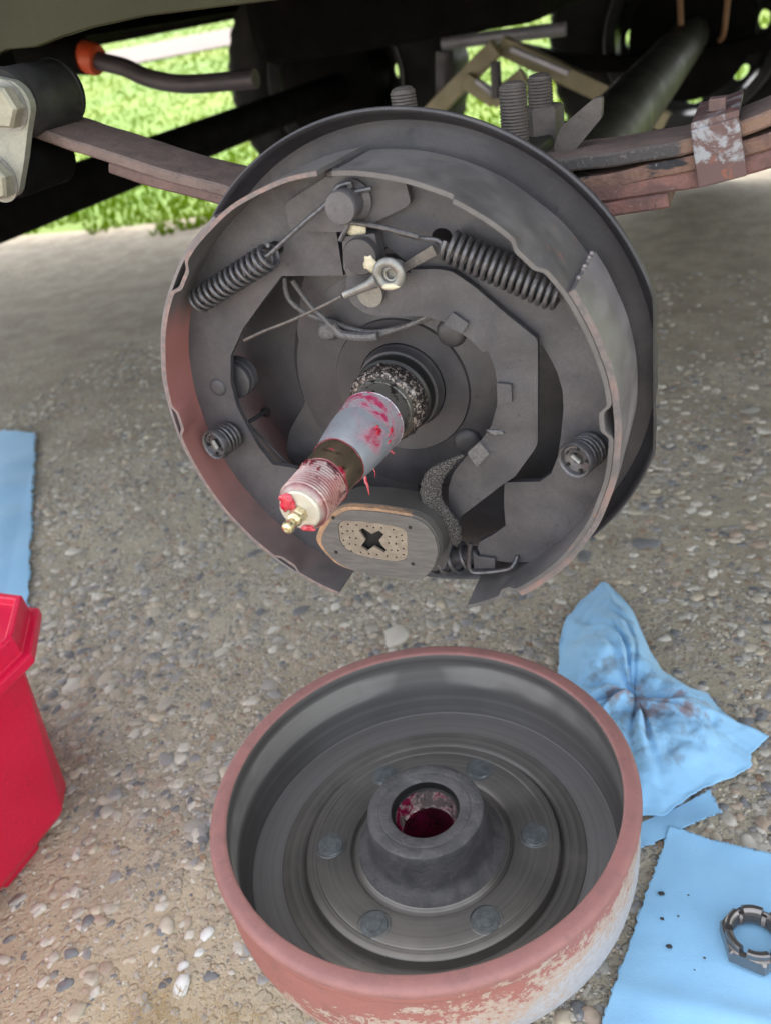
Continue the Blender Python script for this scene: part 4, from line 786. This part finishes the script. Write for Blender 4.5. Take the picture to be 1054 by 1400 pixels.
# the painted upper leaf in front
cl = [(0.1461, 0.1084), (0.1669, 0.1120), (0.1718, 0.0856), (0.1500, 0.0818)]
cp_ = plate('rebound_clip', cl, .0405, .0435, M['clip'], LS, bev=.0006)
ct = [(0.1461, 0.1084), (0.1669, 0.1120)]
V = [(ct[0][0], .042, ct[0][1]), (ct[1][0], .042, ct[1][1]), (ct[1][0], .094, ct[1][1]+.001), (ct[0][0], .094, ct[0][1]+.001)]; V += [(x, y, z+.003) for x, y, z in V]
mesh_obj('clip_top', V, [(0, 1, 2, 3), (4, 7, 6, 5), (0, 4, 5, 1), (1, 5, 6, 2), (2, 6, 7, 3), (3, 7, 4, 0)], M['clip'], cp_, smooth=False)
cbt = [(0.1528, 0.1153), (0.1605, 0.1160)]; box('clip_tab', (cbt[0][0], .055, cbt[0][1]-.002), (cbt[1][0], .063, cbt[1][1]+.003), M['brown'], cp_, .0005)
# ================================================================== shackle
sh = [(-0.2595, 0.1834), (-0.2480, 0.1838), (-0.2366, 0.1801), (-0.2318, 0.1788), (-0.2260, 0.1739), (-0.2244, 0.1670), (-0.2254, 0.1625), (-0.2345, 0.1503), (-0.2435, 0.1367), (-0.2576, 0.1179), (-0.2634, 0.1145), (-0.2708, 0.1165), (-0.2845, 0.1158), (-0.2959, 0.1176)]
SH = thing('spring_shackle', 'pale zinc shackle plate with two hex bolt heads at the left edge', 'shackle', (sh[5][0], .03, sh[5][1]))
plate('shackle_plate', sh, .026, .031, M['zinc'], SH, rnd=.003, bev=.0008)
for z_, c_ in (([(-0.2419, 0.1665)][0], 0), ([(-0.2699, 0.1268)][0], 1)):
    r_ = .0128
    b_ = lathe('bolt_head', [(0, .0085), (r_*.86, .0085), (r_, .0068), (r_, 0), (0, 0)], (z_[0], .0262, z_[1]), FRONT, M['zincbolt'], SH, sq=6, rot=.35+c_*.3)
    lathe('washer', [(r_*1.12, 0), (r_*1.12, .001), (0, .001)], (z_[0], .0263, z_[1]), FRONT, M['bare'], b_, 32)
bz = [(-0.2476, 0.1665)][0]
EY = thing('spring_bushing', 'black cylindrical spring eye bushing above the leaf end beside the shackle', 'bushing', (bz[0], .06, bz[1]))
lathe('sleeve', [(0, .033), (.0195, .033), (.0205, .036), (.0205, .076), (.0195, .080), (0, .080)], (bz[0], 0, bz[1]), (0, 1, 0), M['rubber'], EY, 44)
lathe('end_ring', [(.0160, .0312), (.0200, .0312), (.0212, .034), (.0200, .036)], (bz[0], 0, bz[1]), (0, 1, 0), M['dark'], EY, 44)
lathe('end_ring', [(.0195, .075), (.0212, .077), (.0200, .081)], (bz[0], 0, bz[1]), (0, 1, 0), M['dark'], EY, 44)
bz2 = [(-0.2676, 0.1311)][0]
E2 = thing('hanger_bushing', 'dark lower shackle bushing below the leaf end at the left', 'bushing', (bz2[0], .06, bz2[1]))
lathe('sleeve', [(0, .033), (.0175, .033), (.0185, .036), (.0185, .078), (0, .082)], (bz2[0], 0, bz2[1]), (0, 1, 0), M['black'], E2, 40)
# spring hanger bracket hidden behind, holding the shackle to the rail
box('hanger_bracket', (bz[0]-.09, .045, bz[1]-.03), (bz[0]-.03, .085, .20), M['black'], tr, .002)
# ================================================================== U-bolts, nuts and bracket above the axle
def ubolt(base, top, rad, label, mat, pitch=.0016):
    b, t_ = Vector(base), Vector(top); x, y, z = frame(t_-b); L = (t_-b).length; T = thing('threaded_stud', label, 'u-bolt end', base, 'threaded u-bolt ends above the axle')
    n_ = int(L/pitch*8)
    def fn(u, v):
        h_ = L*u; a = 2*PI*v; ph_ = (h_/pitch+v) % 1; r = rad*(1-.10*abs(ph_-.5)*2); r *= 1-.25*max(0, 1-(L-h_)/.002)
        q = b+z*h_+(x*math.cos(a)+y*math.sin(a))*r; return tuple(q)
    grid('thread', fn, n_, 28, mat, T, cv=True)
    lathe('end', [(rad*.80, 0), (rad*.5, .0008), (0, .0008)], t_-z*.0004, z, mat, T, 28); return T
M['stud_brown'] = dusty('dusty_threaded_steel', (.085, .075, .070), (.125, .108, .10), .6, .3, 80, .5)
q = [(0.0577, 0.1137), (0.0587, 0.1381)]; ubolt((q[0][0], .055, q[0][1]-.02), (q[1][0], .055, q[1][1]), .0074, 'thick threaded u-bolt end left of the hex nut behind the plate top', M['stud_brown'])
q2 = [(0.0643, 0.1067), (0.0646, 0.1368)]; ubolt((q2[0][0], .09, q2[0][1]-.02), (q2[1][0], .09, q2[1][1]), .0069, 'threaded u-bolt end standing up through the rusty hex nut', M['stud_brown'])
q3 = [(-0.0007, 0.1351), (-0.0007, 0.1431)]; ubolt((q3[0][0], .055, q3[0][1]-.02), (q3[1][0], .055, q3[1][1]), .0070, 'lone threaded u-bolt end peeking over the top of the plate', M['stud_brown'])
q = [(0.0680, 0.1139)][0]
NT = thing('hex_nut', 'rusty hex nut screwed down over the right threaded u-bolt end', 'nut', (q[0], .085, q[1]))
lathe('nut_body', [(0, -.012), (.0118, -.012), (.0118, .0060), (.0104, .0074), (0, .0074)], (q2[0][0]+.0005, .09, q[1]), (0, 0, 1), M['stud_brown'], NT, sq=6, rot=.3)
bk = [(0.0749, 0.1021), (0.0795, 0.1128), (0.0974, 0.1246), (0.1014, 0.1247), (0.1007, 0.1149), (0.0816, 0.0958)]
BR = thing('spring_pad_bracket', 'dark steel bracket plate angled beside the hex nut above the leaf springs', 'bracket', (bk[0][0], .085, bk[0][1]))
plate('gusset', bk, .066, .072, M['stud_brown'], BR, rnd=.002, bev=.0008)
box('clamp_pad', (-.052, .035, .098), (.072, .125, .1075), M['axle'], BR, .002)
# ================================================================== far wheels and far springs
def far_wheel(loc, axle_):
    def tp(u, v):
        a = 2*PI*u; t = 2*PI*v; w = .105*math.copysign(abs(math.sin(t))**.6, math.sin(t)); r = .262+.078*math.copysign(abs(math.cos(t))**.7, math.cos(t)); tread = .004*(int(u*96) % 2)*(math.cos(t) > .6)
        return (loc[0]+(r-tread)*math.cos(a), loc[1]+w, loc[2]+(r-tread)*math.sin(a))
    n_ = 8; out_ = [(loc[0]+.174*math.cos(2*PI*k/72), loc[2]+.174*math.sin(2*PI*k/72)) for k in range(72)]
    hl = [[(loc[0]+.150*math.cos(b_)+.012*math.cos(t)*math.cos(b_)-.020*math.sin(t)*math.sin(b_), loc[2]+.150*math.sin(b_)+.012*math.cos(t)*math.sin(b_)+.020*math.sin(t)*math.cos(b_)) for t in [j*2*PI/14 for j in range(14)]] for b_ in [k*2*PI/n_ for k in range(n_)]]
    T = plate('wheel', out_, loc[1]+.012, loc[1]+.018, M['dark'], axle_, holes=hl, bev=0)
    grid('tyre', tp, 192, 28, M['tyre'], T, cu=True, cv=True)
    lathe('rim', [(.196, -.09), (.200, -.088), (.190, -.075), (.176, -.06), (.172, .0), (.176, .06), (.200, .09)], loc, (0, 1, 0), M['wheel'], T, 72)
    lathe('drum', [(0, -.15), (.09, -.15), (.135, -.13), (.138, -.03), (0, -.03)], loc, (0, 1, 0), M['black'], T, 48)
far_wheel((.0, 2.0, .0), ax)
far_wheel((-.91, 2.0, .01), a2)
fl = thing('far_leaf_spring', 'far leaf spring with rusty u-bolts around the axle tube at the top right', 'leaf spring', (0, 1.75, -.06))
leaf('leaf', [(-.40, .06), (-.2, .0), (0, -.015), (.2, .0), (.40, .06)], .03, 1.72, 1.77, M['black'], fl)
M['rustwire'] = dusty('orange_rust', (.20, .10, .05), (.28, .15, .07), .6, .2, 30, .3)
for pa, pb in ([(-0.0023, 0.1225), (0.0007, 0.0519)], [(0.0892, 0.1080), (0.0826, 0.0223)]): tube('u_bolt', [(pa[0], 1.62, pa[1]), (pb[0], 1.62, pb[1]), (pb[0]*.9, 1.63, pb[1]-.02)], .0055, M['rustwire'], fl, 8, 4)
# ================================================================== pipe with orange collar
pq = [(-.735, .62, .176), (-.640, .6, .158), (-.553, .6, .142), (-.47, .6, .128), (-.36, .6, .118), (-.20, .62, .112)]
pq = [(p[0], .6, p[1]) for p in [(-0.8407, 0.2216), (-0.7043, 0.1965), (-0.6360, 0.1825), (-0.6128, 0.1731), (-0.5814, 0.1626), (-0.5533, 0.1478)]]+[(p[0], .6, p[1]) for p in [(-0.5124, 0.1356), (-0.4700, 0.1303), (-0.3970, 0.1265)]]
pp_ = thing('drain_pipe', 'purplish grey pipe with an orange red collar at the upper left', 'pipe', pq[2])
tube('pipe_run', pq[2:], .0110, M['pipe'], pp_, 16, 5)
tube('black_coupling', pq[:3], .022, M['black'], pp_, 20, 5)
cA = Vector(pq[2]); cBv = Vector(pq[3]); dv = (cBv-cA).normalized()
lathe('collar', [(0, 0), (.0180, 0), (.0192, .003), (.0192, .021), (.0175, .025), (0, .025)], cA-dv*.006, dv, M['orange'], pp_, 28)
# ================================================================== folding A-frame stand behind
JY = 1.3
def bar_(name, a, b, w, d, mat, parent, y):
    a, b = Vector((a[0], 0, a[1])), Vector((b[0], 0, b[1])); t = (b-a).normalized(); n_ = Vector((-t.z, 0, t.x))*w/2; V = []
    for yy in (y, y+d):
        for q in (a-n_, a+n_, b+n_, b-n_): V.append((q.x, yy, q.z))
    o = mesh_obj(name, V, [(0, 1, 2, 3), (7, 6, 5, 4), (0, 4, 5, 1), (1, 5, 6, 2), (2, 6, 7, 3), (3, 7, 4, 0)], mat, parent, smooth=False); bevel(o, .002); return o
jk = [(-0.4047, -0.0025), (-0.2930, 0.0737), (-0.1588, -0.0019), (-0.2960, -0.0105), (-0.3501, 0.0298), (-0.2324, 0.0258), (-0.2601, 0.0692), (-0.1579, 0.0163), (-0.3209, 0.0293), (-0.2894, 0.0015)]
ST = thing('jack_stand', 'tan steel scissor stand seen through the gap above the backing plate', 'jack', (jk[1][0], JY, GZ))
def ext(a, b, k): return (b[0]+(b[0]-a[0])*k, b[1]+(b[1]-a[1])*k)
bar_('leg', jk[1], ext(jk[1], jk[0], 1.5), .032, .03, M['tan'], ST, JY); bar_('leg', jk[1], ext(jk[1], jk[2], 1.2), .032, .03, M['tan'], ST, JY+.035)
bar_('brace', jk[4], jk[3], .028, .02, M['tan'], ST, JY-.025); bar_('brace', jk[5], jk[3], .028, .02, M['tan'], ST, JY-.045)
bar_('grey_strut', jk[6], jk[7], .010, .012, M['greytube'], ST, JY-.02)  # thin strut in the grey tube colour
bar_('brace', jk[8], jk[9], .009, .012, M['greytube'], ST, JY-.05)
tb = [(-0.4570, 0.0828), (-0.3667, 0.0809), (-0.3098, 0.0782), (-0.2035, 0.0747)]
tube('cross_tube', [(p[0], 1.5, p[1]) for p in tb], .013, M['greytube'], ST, 12)
vt = [(-0.4382, 0.0720), (-0.4647, -0.1067)]; tube('post', [(p[0], 1.45, p[1]) for p in vt], .018, M['pipe'], ST, 12)
vt = [(-0.2717, 0.0578), (-0.2747, -0.0006)]; tube('post', [(p[0], 1.22, p[1]) for p in vt], .010, M['pipe'], ST, 12)
# ================================================================== weeds at the edge of the pad
M['weed'] = Mat('weed_leaf').done((.10, .22, .03), .6); M['stem'] = Mat('weed_stem').done((.02, .022, .012), .8)
def weed(x, y, h, label, seed):
    rs_ = random.Random(seed); T = thing('weed', label, 'weed', (x, y, lawn_z(x, y)), 'weeds at the lawn edge')
    V = []; F = []; LV = []; LF = []
    for i in range(5):
        a = rs_.uniform(0, 6.28); l = rs_.uniform(.0, .10); P = [(x+math.cos(a)*l*t*t, y+math.sin(a)*l*t*t, lawn_z(x, y)+h*t*rs_.uniform(.9, 1.05)) for t in (0, .35, .7, 1)]
        v, f = tube_data(P, [.005, .004, .003, .0015], 5); o_ = len(V); V += v; F += [tuple(q+o_ for q in t) for t in f]
        for k in range(9):
            t = rs_.uniform(.3, 1); b = rs_.uniform(0, 6.28); s = rs_.uniform(.02, .05); px_, py_, pz_ = x+math.cos(a)*l*t*t, y+math.sin(a)*l*t*t, lawn_z(x, y)+h*t
            o_ = len(LV); d = Vector((math.cos(b), math.sin(b), rs_.uniform(-.2, .6))); n_ = Vector((-math.sin(b), math.cos(b), 0)); p = Vector((px_, py_, pz_)); LV += [p, p+d*s*.5+n_*s*.28, p+d*s, p+d*s*.5-n_*s*.28]; LF.append((o_, o_+1, o_+2, o_+3))
    mesh_obj('stem', V, F, M['stem'], T); mesh_obj('leaves', LV, LF, M['weed'], T)
for i, (x, y, h, lb) in enumerate([(-1.38, 2.6, .30, 'thin dark weed on the lawn left of the backing plate'), (-1.25, 2.75, .26, 'leafy weed on the lawn close left of the backing plate'), (-.62, 2.9, .30, 'leafy weed seen through the left half of the jack stand'), (-.47, 2.8, .28, 'leafy weed seen through the middle of the jack stand'), (-.28, 2.9, .30, 'weed showing right of the threaded u-bolt ends')]): weed(x, y, h, lb, i)
# ================================================================== red case at the left
BX = thing('red_plastic_case', 'bright red plastic case with an overhanging lid cut by the left edge', 'case', (-.34, -.17, GZ))
xa, ya = (-0.3251, -0.1011)
def ring_(g, z, ch=.024, lx=.30, ly=.36): 
    x1, y1 = xa+g, ya+g+.022; x0, y0 = xa-lx-g, ya-ly-g
    return [(x1, y1-ch, z), (x1-ch*.8, y1, z), (x0+ch, y1, z), (x0, y1-ch, z), (x0, y0+ch, z), (x0+ch, y0, z), (x1-ch, y0, z), (x1, y0+ch, z)]
def loft(name, rings_, mat, parent, bev=.002):
    V = [p for r in rings_ for p in r]; k = 8; F = [(i*k+j, i*k+(j+1) % k, (i+1)*k+(j+1) % k, (i+1)*k+j) for i in range(len(rings_)-1) for j in range(k)]; F.append(tuple(range(k))[::-1]); F.append(tuple((len(rings_)-1)*k+j for j in range(k)))
    o = mesh_obj(name, V, F, mat, parent, smooth=False); bevel(o, bev, 3, 25); return o
def ring2(z, p1, p2, k=0., lx=.30, ly=.36):
    x1, y1, x2, y2 = xa+p1[0]-k, ya+p1[1]-k*.4, xa+p2[0]-k*.4, ya+p2[1]-k; x0, y0 = xa-lx+k, ya-ly+k; c = .03
    return [(x1, y1, z), (x2, y2, z), (x0+c, y2, z), (x0, y2-c, z), (x0, y0+c, z), (x0+c, y0, z), (x1-c, y0, z), (x1, y0+c, z)]
b1, b2 = (0, 0), (-.0166, .0249); t1, t2 = (-.0062, .0098), (-.0085, .0335)
loft('case_body', [ring2(GZ+.012, b1, b2, .006), ring2(GZ+.020, b1, b2, .001), ring2(-.206, t1, t2)], M['redbox'], BX)
f1, f2 = (.0180, .0245), (-.0185, .0745)
loft('case_lid', [ring2(-.2055, (.003, .012), (-.013, .045)), ring2(-.200, f1, f2, .003), ring2(-.197, f1, f2), ring2(-.190, f1, f2), ring2(-.1885, f1, f2, .0015), ring2(-.1885, f1, f2, .0055), ring2(-.1875, f1, f2, .0065), ring2(-.172, f1, f2, .0072), ring2(-.171, f1, f2, .008), ring2(-.171, f1, f2, .012), ring2(-.172, f1, f2, .0130), ring2(-.1775, f1, f2, .0135), ring2(-.178, f1, f2, .03)], M['redlid'], BX, .0010)
for y_ in (ya-.045, ya-.26): 
    for x_ in (xa-.012, xa-.27): box('foot', (x_-.03, y_-.02, GZ), (x_, y_+.02, GZ+.0125), M['redbox'], BX, .003)
for y_ in (ya-.10, ya-.2): box('rib', (xa+.0005, y_-.006, GZ+.03), (xa+.0065, y_+.006, -.225), M['redbox'], BX, .002)
# ================================================================== towels
def sheet(name, corners, n, hf, mat, label, th=.0005, edge_noise=.0012, solid=True):
    """thin sheet over a four-cornered patch; hf gives its height over the ground"""
    A_, B_, C_, D_ = [Vector((c[0], c[1], 0)) for c in corners]; V = []
    for i in range(n+1):
        for j in range(n+1):
            u, v = i/n, j/n; p = (A_*(1-u)+B_*u)*(1-v)+(D_*(1-u)+C_*u)*v
            e_ = edge_noise*(1 if i in (0, n) or j in (0, n) else 0); p = p+Vector((rng.normal(0, e_*.5), rng.normal(0, e_*.5), 0))
            dx, dy, dz = hf(p.x, p.y, u, v); V.append((p.x+dx, p.y+dy, GZ+dz))
    F = [(i*(n+1)+j, (i+1)*(n+1)+j, (i+1)*(n+1)+j+1, i*(n+1)+j+1) for i in range(n) for j in range(n)]
    o = mesh_obj(name, V, F, mat); md = o.modifiers.new('thickness', 'SOLIDIFY'); md.thickness = th; md.offset = 1
    tag(o, label, 'shop towel', 'blue shop towels on the ground'); return o
def nz(x, y, s, k=0): return noise.noise(Vector((x*s, y*s, k)))
# flat towel under the castle nut
tc = [(0.1430, 0.0101), (0.2498, -0.0012), (0.2280, -0.1579), (0.1083, -0.2019)]
sheet('shop_towel', tc, 110, lambda x, y, u, v: (0, 0, .0045+.0022*nz(x, y, 16)+.0010*nz(x, y, 45, 2)+.004*max(0, 1-v*9)*(.5+nz(x, y, 20, 4))+.0035*math.exp(-((v-.60-.1*u)/.05)**2)*(.4+.6*u)), M['towel'], 'flat pale blue shop towel with a castle nut on it in the bottom right corner')
# torn strip
tc = [(0.1126, -0.0001), (0.1675, 0.0517), (0.1772, 0.0346), (0.1154, -0.0202)]
sheet('shop_towel', tc, 40, lambda x, y, u, v: (0, 0, .0035+.003*nz(x, y, 40)), M['towel'], 'narrow torn strip of blue towel between the crumpled towel and the flat towel')
# crumpled towel
ctr = [(0.1045, 0.1205)][0]
M['towel_dirty'] = towel_mat('stained_blue_shop_towel', (ctr[0]+.004, ctr[1]-.012, 6.5))
OUT = [(0.0499, 0.2981), (0.0670, 0.2780), (0.0837, 0.2562), (0.0954, 0.2283), (0.1078, 0.1978), (0.1207, 0.1753), (0.1467, 0.1569), (0.1590, 0.1554), (0.1722, 0.1348), (0.1909, 0.1204), (0.2082, 0.1158), (0.1949, 0.0944), (0.1960, 0.0813), (0.1835, 0.0676), (0.1628, 0.0521), (0.1501, 0.0365), (0.1379, 0.0194), (0.1196, 0.0169), (0.0992, 0.0369), (0.0707, 0.0758), (0.0344, 0.1300), (0.0313, 0.1638), (0.0247, 0.1964), (0.0241, 0.2307), (0.0347, 0.2656)]
OV = [Vector((p[0], p[1])) for p in OUT]; cen = Vector(ctr)
angs = []
def rad_at(th):
    d = Vector((math.cos(th), math.sin(th))); best = .05
    for i in range(len(OV)):
        a, b = OV[i]-cen, OV[(i+1) % len(OV)]-cen; e_ = b-a; den = d.x*e_.y-d.y*e_.x
        if abs(den) < 1e-9: continue
        t = (a.x*e_.y-a.y*e_.x)/den; s = (a.x*d.y-a.y*d.x)/den
        if t > 0 and -1e-6 <= s <= 1+1e-6: best = max(best, t) if best > .05 else t
    return best
NA, NR = 260, 70
fold = [(random.uniform(0, 2*PI), random.uniform(.05, .12), random.uniform(.5, 1.), random.choice((-1, 1))) for _ in range(22)]
V = [(cen.x, cen.y, GZ+.02)]
for i in range(NA):
    th = 2*PI*i/NA; Rm = rad_at(th)*(1+.006*random.uniform(-1, 1))
    for j in range(1, NR+1):
        s = j/NR; r = Rm*s; x = cen.x+r*math.cos(th); y = cen.y+r*math.sin(th)
        h = .012+.010*math.sin(PI*min(1, s*1.05))
        for fa, fwid, fam, sg in fold:
            d = (th-fa+.5*nz(x, y, 14, fa)+PI) % (2*PI)-PI; h += sg*.0075*fam*math.exp(-(d/fwid)**2)*math.sin(PI*min(1, s**.6*.98))
        h += (.014*abs(nz(x, y, 22))+.007*abs(nz(x, y, 48, 5))+.012*max(0, .25-abs(nz(x, y, 15, 7)))*(1-s))*(1-s*.55)+.0035*nz(x, y, 70, 2)*(1-s*.5)+.0012*nz(x, y, 160, 3)
        h += .020*math.exp(-((x-0.0667)**2+(y-0.1556)**2)/.0012)
        h = max(.0025+.002*(nz(x, y, 60, 8)+1), h*(1-.72*s**4)); V.append((x, y, GZ+h))
F = [(0, 1+i*NR, 1+((i+1) % NA)*NR) for i in range(NA)]
F += [(1+i*NR+j, 1+i*NR+j+1, 1+((i+1) % NA)*NR+j+1, 1+((i+1) % NA)*NR+j) for i in range(NA) for j in range(NR-1)]
o = mesh_obj('shop_towel', V, F, M['towel_dirty']); o.data.polygons.foreach_set('use_smooth', [True]*len(o.data.polygons))
if 'sharp_edge' in o.data.attributes: o.data.attributes.remove(o.data.attributes['sharp_edge'])
md = o.modifiers.new('thickness', 'SOLIDIFY'); md.thickness = .0005; md.offset = 1
tag(o, 'crumpled blue shop towel with rust and grease stains behind the drum', 'shop towel', 'blue shop towels on the ground')
# towel at the left edge
tc = [(-1.3725, 0.5777), (-0.9649, 0.5767), (-0.5538, 0.0986), (-0.7322, 0.0402)]
sheet('shop_towel', tc, 90, lambda x, y, u, v: (.0, 0, .004+.004*nz(x, y, 5)+.003*nz(x, y, 14)+.006*max(0, math.sin(u*9+v*2))*.5), M['towel'], 'blue shop towel lying behind the red case at the left edge', edge_noise=.003)
# grit on the flat towel
def on_towel(p): return (p[0], p[1], GZ+.0075)
V = []; F = []
for k, (q_, s_) in enumerate(zip([(0.1434, -0.0462), (0.1458, -0.0645), (0.1520, -0.0824), (0.1730, -0.0842), (0.1601, -0.0429), (0.1552, -0.0599), (0.1679, -0.0936)], (.0022, .0014, .0020, .0009, .0008, .0008, .0006))):
    bm = bmesh.new(); bmesh.ops.create_icosphere(bm, subdivisions=1, radius=s_); o_ = len(V); V += [Vector((v_.co.x*1.2, v_.co.y*.8, v_.co.z*.5))*(1+.5*noise.noise(v_.co*900))+Vector(on_towel(q_)) for v_ in bm.verts]; F += [tuple(v_.index+o_ for v_ in f_.verts) for f_ in bm.faces]; bm.free()
tag(mesh_obj('grit', V, F, M['grit']), 'few black grit crumbs scattered on the flat blue towel', 'grit', kind='stuff')
# ================================================================== castle nut
cn = [(0.2010, -0.0674)][0]
CN = thing('castle_nut', 'dark steel castle nut lying on the flat blue towel at the right edge', 'nut', (cn[0], cn[1], GZ+.008))
RN, RI, HN = .0208, .0134, .0160
bm = bmesh.new(); NS = 180
def hexr(a, r): a6 = (a+R(12)) % (PI/3); return min(r*1.0, r*math.cos(PI/6)/math.cos(a6-PI/6))
rot = R(8)
sec = []
for i in range(NS):
    a = 2*PI*i/NS; slot_ = abs(((a-rot+PI/6) % (PI/3))-PI/6)*.0175 < .0024
    ro = hexr(a, RN); top = .0105 if slot_ else HN; rc = .0178
    pr = [(RI, .0012), (RI+.001, 0), (ro-.001, 0), (ro, .001), (ro, .0095), (min(ro, rc+.0012), .0112), (min(rc, ro), .0116 if not slot_ else .0112), (min(rc, ro)-.0002, top-.0008 if not slot_ else .0112), (rc-.0012, top), (RI+.0012, top), (RI, top-.001)]
    th_ = [(RI-.0007*(k % 2), .0012+(top-.0022)*(1-k/9)) for k in range(1, 9)]
    sec.append([(r_*math.cos(a), r_*math.sin(a), z_) for r_, z_ in pr+th_])
V = [(p[0]+cn[0], p[1]+cn[1], p[2]+GZ+.0072) for s in sec for p in s]; k_ = len(sec[0])
F = [(i*k_+j, ((i+1) % NS)*k_+j, ((i+1) % NS)*k_+(j+1) % k_, i*k_+(j+1) % k_) for i in range(NS) for j in range(k_)]
nb_ = mesh_obj('nut_body', V, F, M['nut'], CN); nb_.data.set_sharp_from_angle(angle=R(30))
